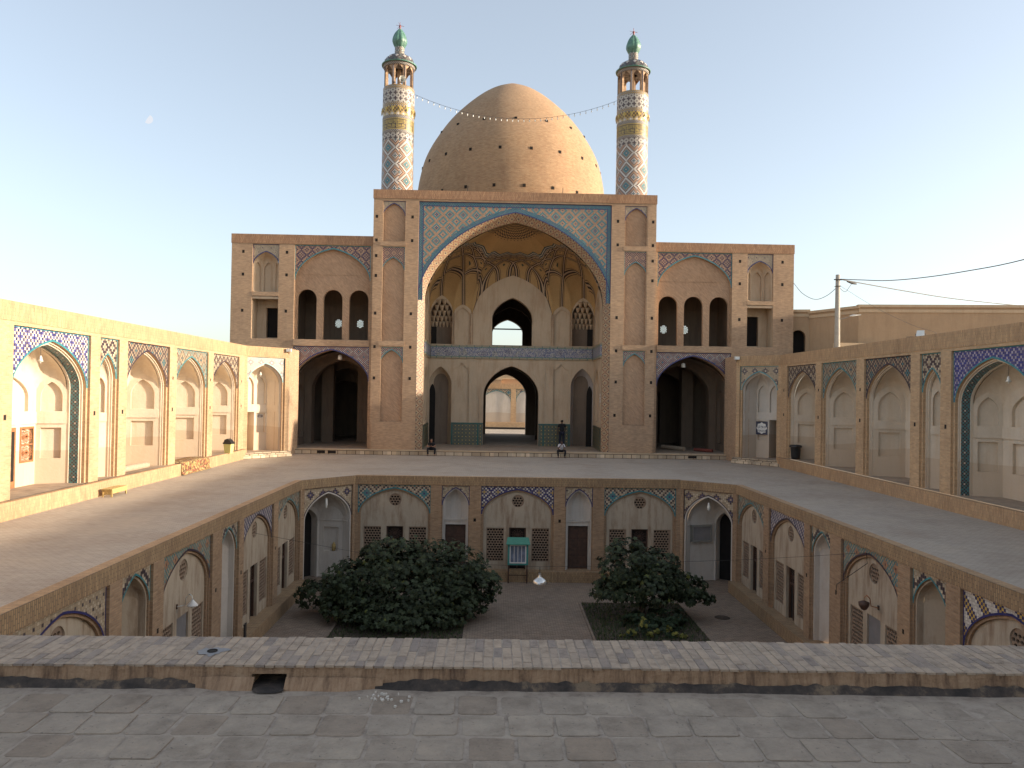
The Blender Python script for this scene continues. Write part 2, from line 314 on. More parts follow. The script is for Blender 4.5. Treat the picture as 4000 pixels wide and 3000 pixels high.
# ---------------------------------------------------------------- frames and mesh builder
class Fr:
    def __init__(s, O, U, N): s.O = Vector(O); s.U = Vector(U).normalized(); s.N = Vector(N).normalized(); s.Z = Vector((0,0,1))
    def w(s, p): return s.O + s.U*p[0] + s.Z*p[1] + s.N*p[2]
    def sub(s, a, b):
        """frame on the vertical plane from (u,w) a to (u,w) b"""
        A = s.w((a[0],0,a[1])); B = s.w((b[0],0,b[1])); U = (B-A); L = U.length; U.normalize()
        N = Vector((-U.y, U.x, 0))
        return Fr(A, U, N), L
WORLD = Fr((0,0,0), (1,0,0), (0,1,0))     # local (x, z, y)
class MB:
    def __init__(s, F=None): s.F = F or WORLD; s.v = []; s.f = []; s.m = []; s.uv = []; s.sm = []
    def face(s, pts, mi=0, uvs=None, F=None, smooth=False):
        F = F or s.F; b = len(s.v)
        for p in pts: s.v.append(F.w(p))
        s.f.append(tuple(range(b, b+len(pts)))); s.m.append(mi); s.sm.append(smooth)
        if uvs is None:
            a = Vector(pts[0]); n = Vector((0,0,0))
            for i in range(1, len(pts)-1): n += (Vector(pts[i])-a).cross(Vector(pts[i+1])-a)
            n = Vector([abs(x) for x in n])
            if n.z >= n.x and n.z >= n.y: uvs = [(p[0],p[1]) for p in pts]
            elif n.x >= n.y: uvs = [(p[2],p[1]) for p in pts]
            else: uvs = [(p[0],p[2]) for p in pts]
        s.uv.append(uvs)
    def grid(s, rows, mi=0, uvrows=None, smooth=True, wrap=False):
        b = len(s.v); n = len(rows[0])
        for r in rows:
            for p in r: s.v.append(s.F.w(p))
        for i in range(len(rows)-1):
            for j in range(n if wrap else n-1):
                k = (j+1) % n
                s.f.append((b+i*n+j, b+i*n+k, b+(i+1)*n+k, b+(i+1)*n+j)); s.m.append(mi); s.sm.append(smooth)
                if uvrows:
                    kk = j+1
                    s.uv.append([uvrows[i][j], uvrows[i][kk], uvrows[i+1][kk], uvrows[i+1][j]])
                else: s.uv.append([(rows[a][c][0]+rows[a][c][2], rows[a][c][1]) for a, c in ((i,j),(i,k),(i+1,k),(i+1,j))])
    def box(s, a, b, mi=0, top=True, bottom=True):
        (x0,y0,z0),(x1,y1,z1) = a, b
        s.face([(x0,y0,z0),(x1,y0,z0),(x1,y1,z0),(x0,y1,z0)], mi); s.face([(x0,y0,z1),(x0,y1,z1),(x1,y1,z1),(x1,y0,z1)], mi)
        s.face([(x0,y0,z0),(x0,y1,z0),(x0,y1,z1),(x0,y0,z1)], mi); s.face([(x1,y0,z0),(x1,y0,z1),(x1,y1,z1),(x1,y1,z0)], mi)
        if top: s.face([(x0,y1,z0),(x1,y1,z0),(x1,y1,z1),(x0,y1,z1)], mi)
        if bottom: s.face([(x0,y0,z0),(x0,y0,z1),(x1,y0,z1),(x1,y0,z0)], mi)
    def poly(s, outer, holes=(), wd=0.0, mi=0, uvo=(0,0)):
        rings = [outer] + list(holes); pts = [p for r in rings for p in r]
        for t in tessellate_polygon([[Vector((p[0],p[1],0)) for p in r] for r in rings]):
            q = [pts[i] for i in t]
            s.face([(p[0],p[1],wd) for p in q], mi, [(p[0]-uvo[0], p[1]-uvo[1]) for p in q])
    def front(s, u0, u1, v0, v1, ops, wd=0.0, mi=0):
        """rectangle with openings: outlines that start at v0 are cut from the bottom edge, others are holes"""
        bot = sorted([o for o in ops if abs(o[0][1]-v0) < 1e-6], key=lambda o: o[0][0]); holes = [o for o in ops if abs(o[0][1]-v0) >= 1e-6]
        out = [(u0,v0)]
        for o in bot: out += list(o)
        out += [(u1,v0),(u1,v1),(u0,v1)]
        s.poly(out, holes, wd, mi)
    def ext(s, pts, w0, w1, mi=0, closed=False, smooth=False):
        n = len(pts); L = 0
        for i in range(n if closed else n-1):
            a = pts[i]; b = pts[(i+1) % n]; d = math.hypot(b[0]-a[0], b[1]-a[1])
            s.face([(a[0],a[1],w0),(b[0],b[1],w0),(b[0],b[1],w1),(a[0],a[1],w1)], mi, [(w0,L),(w0,L+d),(w1,L+d),(w1,L)], smooth=smooth); L += d
    def strip(s, A, B, wd, mi=0, w2=None):
        L = 0; w2 = wd if w2 is None else w2
        for i in range(len(A)-1):
            d = math.hypot(A[i+1][0]-A[i][0], A[i+1][1]-A[i][1]); wdt = math.dist(A[i], B[i])
            s.face([(*A[i],wd),(*A[i+1],wd),(*B[i+1],w2),(*B[i],w2)], mi, [(0,L),(0,L+d),(.5,L+d),(.5,L)]); L += d
    def tube(s, pts, r, n=8, mi=0, caps=True):
        """tube along world-space points (x,y,z) given in this frame's (u,v,w) order"""
        P = [Vector(p) for p in pts]; rr = r if isinstance(r, (list,tuple)) else [r]*len(P); rows = []
        for i, p in enumerate(P):
            d = (P[min(i+1,len(P)-1)]-P[max(i-1,0)]).normalized()
            a = Vector((0,1,0)) if abs(d.y) < .9 else Vector((1,0,0))
            x = d.cross(a).normalized(); y = d.cross(x)
            rows.append([tuple(p + (x*math.cos(t)+y*math.sin(t))*rr[i]) for t in [2*PI*j/n for j in range(n)]])
        s.grid(rows, mi, None, True, True)
        if caps:
            s.face(rows[0], mi); s.face(list(reversed(rows[-1])), mi)
    def lathe(s, c, prof, n=24, mi=0, a0=0, flute=0, fn=8):
        """c = (x,y); prof = [(r,z)]; uv in metres round the first radius"""
        rows = []; uvs = []; R0 = max(p[0] for p in prof); L = 0
        for i, (r, z) in enumerate(prof):
            if i: L += math.hypot(r-prof[i-1][0], z-prof[i-1][1])
            row = []
            for j in range(n):
                t = a0 + 2*PI*j/n; q = r*(1+flute*abs(math.sin(fn*t/2))) if flute else r
                row.append((c[0]+q*math.cos(t), z, c[1]+q*math.sin(t)))
            rows.append(row); uvs.append([(2*PI*R0*j/n, z) for j in range(n+1)])
        s.grid(rows, mi, uvs, True, True)
    def build(s, name, mats, parent=None, label=None, merge=False):
        P = Vector((0,0,0)); q = parent
        if q is not None:
            P = Vector(q['_org'])
        else:
            xs = [v.x for v in s.v]; ys = [v.y for v in s.v]; zs = [v.z for v in s.v]
            P = Vector(((min(xs)+max(xs))/2, (min(ys)+max(ys))/2, min(zs)))
        me = bpy.data.meshes.new(name); me.from_pydata([tuple(v-P) for v in s.v], [], s.f)
        for m in ([mats] if isinstance(mats, str) else mats): me.materials.append(MAT[m])
        me.polygons.foreach_set('material_index', s.m); me.polygons.foreach_set('use_smooth', s.sm)
        ul = me.uv_layers.new(name='UVMap'); ul.data.foreach_set('uv', [c for f in s.uv for p in f for c in p])
        me.update()
        o = bpy.data.objects.new(name, me); C.objects.link(o); o['_org'] = list(P)
        if parent: o.parent = parent
        else: o.location = P
        if label: o['label'] = label
        return o
def tag(o, label=None, cat=None, group=None, kind=None):
    if label: o['label'] = label
    if cat: o['category'] = cat
    if group: o['group'] = group
    if kind: o['kind'] = kind
    return o
def thing(name, label, cat, loc, group=None):
    o = bpy.data.objects.new(name, None); C.objects.link(o); o.location = loc; o['_org'] = list(loc); o.empty_display_size = .3
    return tag(o, label, cat, group)
# outlines ------------------------------------------------------
def g4(s, a): return 1 - a*s - (1-a)*(1-math.sqrt(max(0, 1-s*s)))
def arch(uc, half, v0, vsp, apex, a=.22, n=14):
    L = []
    for i in range(n+1):
        t = math.sin(PI/2*i/n)            # dense near the springing
        s = 1 - (1-math.cos(PI/2*i/n)); s = math.cos(PI/2*i/n)
        L.append((uc-half*s, vsp+(apex-vsp)*g4(s, a)))
    Rr = [(2*uc-p[0], p[1]) for p in reversed(L[:-1])]
    return [(uc-half, v0)] + L + Rr + [(uc+half, v0)] if v0 < vsp - 1e-6 else L + Rr
def rect(u0, u1, v0, v1): return [(u0,v0),(u0,v1),(u1,v1),(u1,v0)]
def circ(uc, vc, r, n=24, ry=None): return [(uc+r*math.cos(2*PI*i/n), vc+(ry or r)*math.sin(2*PI*i/n)) for i in range(n)]
# pieces --------------------------------------------------------
def spandrel(F, u0, u1, vsp, vt, half, apex, a, wd, tilem, borderm, parent, bw=.06, label=None, frame=True, arch_off=None):
    uc = (u0+u1)/2; A = arch(uc, half, vsp, vsp, apex, a)
    mb = MB(F); mb.poly([(u0,vsp),(u0,vt),(u1,vt),(u1,vsp)] + list(reversed(A)), (), wd, 0, (uc, vt))
    t = mb.build('tile_panel', tilem, parent, label)
    mb = MB(F); B = arch(uc, half+bw, vsp, vsp, apex+bw*1.25, a)
    B = [(min(max(p[0],u0),u1), min(p[1],vt)) for p in B]
    mb.strip(A, B, wd-.006)
    if frame:
        h = bw*.7
        mb.face([(u0,vsp,wd-.004),(u0+h,vsp,wd-.004),(u0+h,vt-h,wd-.004),(u0,vt,wd-.004)]); mb.face([(u1,vsp,wd-.004),(u1,vt,wd-.004),(u1-h,vt-h,wd-.004),(u1-h,vsp,wd-.004)])
        mb.face([(u0,vt,wd-.004),(u0+h,vt-h,wd-.004),(u1-h,vt-h,wd-.004),(u1,vt,wd-.004)])
    mb.build('tile_border', borderm, parent)
    return t
def vault(mb, F, path, rises, vsp, crown, a, mi=0, n=10, rows=12, uvpolar=False, la=.3, fade=0):
    """loft from a chain of pointed lunettes on the walls up to the crown; returns each segment's upper edge"""
    pts = []; edges = []
    for (p, q), r in zip(zip(path[:-1], path[1:]), rises):
        e = []
        for i in range(n+1):
            t = i/n; s = abs(2*t-1); z = vsp + r*g4(s, la) if r > 0 else vsp
            e.append((p[0]+(q[0]-p[0])*t, z, p[1]+(q[1]-p[1])*t))
        edges.append(e); pts += e if not pts else e[1:]
    R_ = []; UV = []
    for j in range(rows+1):
        k = 1-j/rows; k = math.sin(k*PI/2)*.5 + k*.5 if k < 1 else 1.0
        row = []; uv = []
        for p in pts:
            x = crown[0]+(p[0]-crown[0])*k; y = crown[2]+(p[2]-crown[2])*k; z = (p[1]+(crown[1]-p[1])*g4(k, a)) if not fade else vsp+(crown[1]-vsp)*g4(k, a)+(p[1]-vsp)*k**fade
            row.append((x, z, y)); uv.append((math.atan2(p[2]-crown[2]+1e-6, -(p[0]-crown[0]))/PI, math.hypot(x-crown[0], (y-crown[2])*1.0)))
        R_.append(row); UV.append(uv)
    o = MB(F); o.grid(R_, mi, UV if uvpolar else None, True)
    mb.v_off = len(mb.v); b = len(mb.v); mb.v += o.v; mb.f += [tuple(i+b for i in f) for f in o.f]; mb.m += o.m; mb.uv += o.uv; mb.sm += o.sm
    return edges
def facet(F, a, b, edge, v0, wall, holes, back=.07, wallmat=0, backmat=0, side=0):
    back = .13 if back == .07 else back
    """wall from (u,w) a to b under the lunette edge; holes: outlines in facet units (0..L)"""
    Fs, L = F.sub(a, b); n = len(edge)-1
    top = [(L*i/n, edge[i][1]) for i in range(n+1)]
    m = MB(Fs); m.poly([(0,v0)] + top + [(L,v0)], holes, 0, wallmat)
    for h in holes:
        d = back; m.ext(h, 0, d, side, True); m.poly(h, (), d, backmat)
    bs = len(wall.v); wall.v += m.v; wall.f += [tuple(i+bs for i in f) for f in m.f]; wall.m += m.m; wall.uv += m.uv; wall.sm += m.sm
    return Fs, L
def niche(F, uc, half, v0, vsp, apex, a, w0, du, wb, fr0, fr1, parent, mats=('plaster_arcade','plaster_arcade'), lun=.55, floor=True, low=True, facet_open=None, vlow=None):
    path = [(uc-half,w0),(uc-half+du,wb),(uc+half-du,wb),(uc+half,w0)]
    wall = MB(F); vs = vsp - .1
    L = [math.dist(path[i], path[i+1]) for i in range(3)]
    rises = [min(lun, .5*l) for l in L]
    edges = vault(wall, F, path, rises, vs, (uc, apex, w0), a)
    frs = []
    for i in range(3):
        l = L[i]; hs = []
        if l > .45:
            h = l*.36; hs.append(arch(l/2, h, fr1+.03, vs-.25, vs+rises[i]*.62, .3, 8))
            if low and not (facet_open and i in facet_open): hs.append(rect(l*.16, l*.84, v0+(fr0-v0)*.42, fr0-.16))
            if facet_open and i in facet_open: hs.append(rect(*facet_open[i]))
        frs.append(facet(F, path[i], path[i+1], edges[i], v0, wall, hs))
        Fs, l = frs[-1]; m = MB(Fs); m.box((0,fr0,-.06),(l,fr1,.02), 0)
        bs = len(wall.v); wall.v += m.v; wall.f += [tuple(k+bs for k in f) for f in m.f]; wall.m += m.m; wall.uv += m.uv; wall.sm += m.sm
    o = wall.build('alcove', list(mats), parent)
    return o, frs
def boxes(F, name, mt, parent, L):
    for a, b in L: m = MB(F); m.box(a, b); m.build(name, mt, parent)
# ================================================================ SETTING
m = MB(); m.face([(-1500,-6.2,-300),(1500,-6.2,-300),(1500,-6.2,2500),(-1500,-6.2,2500)]); tag(m.build('ground', 'desert'), kind='structure')
# court outline (x,y): left wall, chamfer, back, chamfer, right wall
CL, CR_, CB = -10.6, 11.0, 40.9
cpts = [(CL,5.6),(CL,38.35),(-8.45,CB),(8.65,CB),(CR_,39.05),(CR_,5.6)]
m = MB(); m.face([(-12,-5.4,5),(12,-5.4,5),(12,-5.4,44),(-12,-5.4,44)]); tag(m.build('courtyard_floor', 'paving_court'), kind='structure')
m = MB()      # terrace sheet with the hole of the sunken court
for q in ([(-18.6,0,5.6),(CL,0,5.6),(CL,0,38.35),(-18.6,0,38.35)], [(-18.6,0,38.35),(CL,0,38.35),(-8.45,0,CB),(-18.6,0,CB)], [(-18.6,0,CB),(-8.45,0,CB),(8.65,0,CB),(18.6,0,CB),(18.6,0,56),(-18.6,0,56)],
          [(8.65,0,CB),(CR_,0,39.05),(18.6,0,39.05),(18.6,0,CB)], [(CR_,0,5.6),(18.6,0,5.6),(18.6,0,39.05),(CR_,0,39.05)]): m.face(q)
tag(m.build('terrace', 'paving_terrace'), kind='structure')
m = MB(); m.face([(-60,-.1,79),(60,-.1,79),(60,-.1,101),(-60,-.1,101)]); tag(m.build('rear_court_floor', 'paving_terrace'), kind='structure')
# ================================================================ PATTERNED ARCADE BAYS
def holes_sq(F, pts, parent, s=.07):
    for u, v in pts:
        m = MB(F); m.box((u-s,v-s*1.25,-.003),(u+s,v+s*1.25,.05)); m.build('putlog_hole', 'hole_dark', parent)
def arcade_bay(F, u0, u1, v0, vt, style, root):
    """one bay of the terrace arcades; F's w = 0 is the wall face"""
    Wd = u1-u0; uc = (u0+u1)/2
    st = dict(
        big=dict(t='tile_navy_white' if style.get('left') else 'tile_royal', b='glaze_turquoise', half=Wd/2-.12, vsp=4.35, apex=6.02, a=.24, d=.55),
        slim=dict(t='tile_brown_diamond', b='glaze_turquoise', half=Wd/2-.10, vsp=4.75, apex=5.75, a=.32, d=.22),
        b3=dict(t='tile_teal_dark', b='glaze_dark', half=Wd/2-.14, vsp=4.45, apex=6.08, a=.26, d=.25),
        b4=dict(t='tile_teal_soft', b='glaze_turquoise', half=Wd/2-.14, vsp=4.45, apex=6.05, a=.26, d=.25),
        b5=dict(t='tile_dark_line', b='glaze_dark', half=Wd/2-.14, vsp=4.45, apex=6.05, a=.26, d=.25),
        cham=dict(t='tile_cross', b='glaze_turquoise', half=Wd/2-.14, vsp=4.9, apex=6.1, a=.26, d=.25))[style['k']]
    half, vsp, apex, a = st['half'], st['vsp'], st['apex'], st['a']
    rec = .10
    fr = MB(F); fr.ext(rect(u0,u1,v0,vt), 0, rec, 0)                      # frame reveal
    for x0, x1 in ((u0,uc-half),(uc+half,u1)): fr.face([(x0,v0,rec),(x1,v0,rec),(x1,vsp,rec),(x0,vsp,rec)])
    A = arch(uc, half, v0, vsp, apex, a); fr.ext(A, rec, rec+.12, 0)
    bay = fr.build('arch_frame', 'brick_arcade', root)
    spandrel(F, u0, u1, vsp, vt, half, apex, a, rec, st['t'], st['b'], bay)
    w1 = rec+.12; h1 = half-.05; ap1 = apex-.06
    mm = MB(F); B = arch(uc, h1, v0, vsp, ap1, a); mm.strip(A, B, w1); mm.ext(B, w1, w1+.08, 0, False, True)
    w2 = w1+.08; h2 = h1-.04; ap2 = ap1-.05; Cc = arch(uc, h2, v0, vsp, ap2, a); mm.strip(B, Cc, w2)
    if style['k'] == 'big':
        mt = MB(F); mt.ext(Cc, w2, w2+.36, 0, False, True); mt.build('tile_band', 'tile_star_band', bay); w3 = w2+.36; h3 = h2-.05; ap3 = ap2-.06
        D = arch(uc, h3, v0, vsp, ap3, a); mm.strip(Cc, D, w3); mm.ext(D, w3, w3+.1, 0, False, True); w3 += .1
    else:
        mm.ext(Cc, w2, w2+.1, 0, False, True); w3 = w2+.1; h3 = h2; ap3 = ap2
    mm.build('plaster_moulding', 'plaster_white' if style['k'] == 'cham' else 'plaster_arcade', bay)
    k = style['k']
    if k == 'slim': al, fs = niche(F, uc, h3, v0, vsp, ap3, a, w3, h3*.55, w3+.38, 2.95, 3.3, root, lun=.5, low=False)
    elif k == 'big':
        al, fs = niche(F, uc, h3, v0, vsp, ap3, a, w3, .4, w3+.95, 2.95, 3.4, root, lun=.9, facet_open={1: (2.62,3.5,1.5,2.85)} if style.get('left') else None)
        if style.get('left'):
            Fs, L = fs[1]
            f = MB(Fs); f.ext(rect(2.62,3.5,1.5,2.85), -.02, .05, 0, True); f.strip(rect(2.62,3.5,1.5,2.85)+[(2.62,1.5)], rect(2.70,3.42,1.58,2.77)+[(2.70,1.58)], -.02)
            wn = f.build('lattice_window', 'wood_orange', al)
            g = MB(Fs)
            for cy in (1.87, 2.48):
                for i in range(8):
                    t = i*PI/8; dx, dy = math.cos(t), math.sin(t)
                    g.box_bar = None
                    x = .36*dx; y = .30*dy; nx, ny = -dy*.012, dx*.012
                    g.face([(3.06-x-nx,cy-y-ny,0),(3.06+x-nx,cy+y-ny,0),(3.06+x+nx,cy+y+ny,0),(3.06-x+nx,cy-y+ny,0)])
                for r in (.11,.22,.31):
                    O_ = circ(3.06, cy, r, 8); I_ = circ(3.06, cy, r-.03, 8); g.strip(O_+[O_[0]], I_+[I_[0]], -.004)
            g.box((2.7,2.15,-.012),(3.42,2.2,.01)); g.face([(2.66,1.54,.045),(3.46,1.54,.045),(3.46,2.81,.045),(2.66,2.81,.045)]) if False else None; g.build('lattice_bars', 'wood_orange', al)
            d = MB(Fs); d.box((1.35,v0,-.03),(2.35,2.85,.02), 0); d.build('door', 'wood_orange', al)
            d = MB(Fs); d.box((1.45,v0+.25,-.04),(1.8,2.7,.0)); d.box((1.9,v0+.25,-.04),(2.25,2.7,.0)); d.build('door_panel', 'hole_dark', al)
    elif k == 'cham':
        wb = w3+.9; hh = h3
        path = [(uc-hh,w3),(uc-hh+.30,wb),(uc+hh-.30,wb),(uc+hh,w3)]
        wall = MB(F); vs = vsp-.1; rs = [.25,.0,.25]
        n = 10
        # back wall split in two blind lunettes: two segments
        path = [(uc-hh,w3),(uc-hh+.30,wb),(uc,wb),(uc+hh-.30,wb),(uc+hh,w3)]; rs = [.25,.62,.62,.25]
        edges = vault(wall, F, path, rs, vs, (uc, ap3, w3), a)
        door_seg = style['door']; al_h = []
        for i in range(4):
            l = math.dist(path[i], path[i+1]); hs = []
            if i in (1,2):
                hs.append(arch(l/2, l*.38, 3.42, vs-.2, vs+.42, .3, 8))
                hs.append(rect(l*.10, l*.93, v0, 2.92) if i == door_seg else rect(l*.12, l*.86, 1.55, 2.85))
            if i in (1,2) and i == door_seg:
                Fs, l2 = F.sub(path[i], path[i+1]); top = [(l2*j/n, edges[i][j][1]) for j in range(n+1)]
                w_ = MB(Fs); o_ = hs[1]; w_.poly([(0,v0), *o_, (l2,v0)] + list(reversed(top)), [hs[0]], 0)
                w_.ext(hs[0], 0, .12, 0, True); w_.poly(hs[0], (), .12)
                w_.ext(o_, 0, 1.3, 0)
                bs = len(wall.v); wall.v += w_.v; wall.f += [tuple(q+bs for q in f) for f in w_.f]; wall.m += w_.m; wall.uv += w_.uv; wall.sm += w_.sm
                dd = MB(Fs); dd.face([(l2*.10-.01,v0,1.3),(l2*.93+.01,v0,1.3),(l2*.93+.01,2.93,1.3),(l2*.10-.01,2.93,1.3)]); dk = dd
                ms = MB(Fs)
            else: facet(F, path[i], path[i+1], edges[i], v0, wall, hs)
            Fs, l = F.sub(path[i], path[i+1]); m_ = MB(Fs); m_.box((0,2.94,-.03),(l,3.38,.02))
            bs = len(wall.v); wall.v += m_.v; wall.f += [tuple(q+bs for q in f) for f in m_.f]; wall.m += m_.m; wall.uv += m_.uv; wall.sm += m_.sm
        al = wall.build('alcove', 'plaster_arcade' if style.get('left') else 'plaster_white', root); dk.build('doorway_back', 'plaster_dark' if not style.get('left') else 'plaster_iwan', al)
        fs = [F.sub(path[i], path[i+1]) for i in range(4)]
    else: al, fs = niche(F, uc, h3, v0, vsp, ap3, a, w3, .38, w3+1.4, 2.95, 3.35, root, lun=.75)
    m = MB(F); m.face([(u0,v0,0),(u1,v0,0),(u1,v0,2.9),(u0,v0,2.9)]); m.build('alcove_floor', 'paving_iwan', al)
    return al, fs
def arcade(side):
    s = side; left = s < 0; X = 17.2*s; name = 'left' if left else 'right'
    root = thing('arcade_wall', 'long sunlit yellow brick arcade of pointed niches along the left of the terrace' if left else 'long shaded brick arcade of pointed niches along the right of the terrace', 'arcade wall', (X, 37, 0))
    F = Fr((X,0,0), (0,1,0), (-1,0,0)) if left else Fr((X,0,0), (0,-1,0), (1,0,0))
    sg = 1 if left else -1
    Y1 = 49.85
    bays = [(12.2,17.5,'b4'),(18.7,23.05,'b3'),(23.8,25.38,'slim'),(26.12,31.05,'big'),(31.8,33.38,'slim'),(34.13,38.5,'b3'),(39.33,43.6,'b4'),(44.4,48.8,'b5')]
    def U(y0, y1): return (y0,y1) if left else (-y1,-y0)
    v0, vt = .62, 6.42
    ops = [rect(*U(a,b), v0, vt) for a, b, k in bays]; ops.sort(key=lambda o: o[0][0])
    m = MB(F); ua, ub = U(8, Y1); m.front(ua, ub, v0, 6.55, ops, 0)
    m.build('wall', 'brick_arcade', root)
    m = MB(F); m.box((ua,6.55,-.025),(ub,7.2,.5)); m.face([(ua,7.2,.5),(ub,7.2,.5),(ub,7.0,14),(ua,7.0,14)]); m.build('coping', 'brick_arcade_soldier', root)
    m = MB(F); m.box((ua,0,3.3),(ub+(2.2 if left else 0),7.12,3.6)) if left else m.box((ua-2.2,0,3.3),(ub,7.12,3.6)); m.build('rear_wall','adobe',root)
    m = MB(F); m.box((ua,0,-.22),(ub,.60,.0)); m.face([(ua,.605,-.22),(ub,.605,-.22),(ub,.605,.0),(ua,.605,.0)]); m.build('ledge', 'brick_arcade_soldier', root)
    al = {}
    for a, b, k in bays:
        al[(a,k)] = arcade_bay(F, *U(a,b), v0+.004, vt, dict(k=k, left=left), root)
    ys = [25.75,31.42,33.75,38.9,43.98,49.3]
    holes_sq(F, [((y if left else -y), z) for y in ys for z in (3.35,)], root)
    holes_sq(F, [((y if left else -y), z) for y in (38.9,43.98,49.3) for z in (4.9,)], root, .06)
    # corner: chamfer and short return to the mosque
    P0 = Vector((X,49.85,0)); P1 = Vector((15.05*s,52.25,0)); d = (P1-P0); L = d.length; d.normalize()
    if left: Fc = Fr(P0, d, (-d.y, d.x, 0))
    else: Fc = Fr(P1, -d, (d.y, -d.x, 0))
    v1 = .37; m = MB(Fc); u0, u1 = .18, L-.26
    if not left: u0, u1 = .26, L-.18
    m.front(0, L, v1, 6.55, [rect(u0,u1,v1,6.5)]); m.build('corner_wall', 'brick_arcade', root)
    m = MB(Fc); m.box((0,6.552,-.02),(L,7.19,.45)); m.build('corner_coping', 'brick_arcade_soldier', root)
    al['cham'] = arcade_bay(Fc, u0, u1, v1+.003, 6.5, dict(k='cham', left=left, door=(1 if left else 2)), root)
    m = MB(); m.box((min(P1.x,P1.x+.9*s),.0,52.26),(max(P1.x,P1.x+.9*s),7.185,54.9)); m.build('return_wall', 'brick_facade', root)
    # steps in front of the corner door
    m = MB(Fc); m.box((-.3 if left else .0,.0,-.55),(L+.0 if left else L+.3,.18,0)); m.box((-.1,.18,-.28),(L+.1,.366,.0)); m.build('steps', 'stone_step', root)
    return root, F, Fc, al
AL, FL, FcL, alL = arcade(-1)
AR, FR_, FcR, alR = arcade(1)
# ================================================================ SUNKEN COURT WALLS
ZF = -4.85
def pierced(F, u0, u1, v0, v1, du, dv, r, parent, name='lattice_window', mt='lattice_clay', w_=.04, round_=None):
    """clay lattice: a panel with real hexagonal holes in staggered rows"""
    m = MB(F); hs = []; row = 0; v = v0+dv*.62
    while v < v1-dv*.5:
        u = u0+du*.6+(du/2 if row % 2 else 0)
        while u < u1-du*.45:
            if round_ is None or math.hypot(u-round_[0], v-round_[1]) < round_[2]-r*1.15:
                hs.append([(u+r*1.25*math.cos(k*PI/3), v+r*math.sin(k*PI/3)) for k in range(6)])
            u += du
        v += dv; row += 1
    out = rect(u0,u1,v0,v1) if round_ is None else circ(*round_, 20)
    m.poly(out, hs, w_)
    for h in hs: m.ext(h, w_, w_+.05, 0, True)
    o = m.build(name, mt, parent)
    return o
def court_room_back(F, shape, parent):
    m = MB(F); m.poly(shape, (), .42); m.build('dark_interior', 'dark_void', parent)
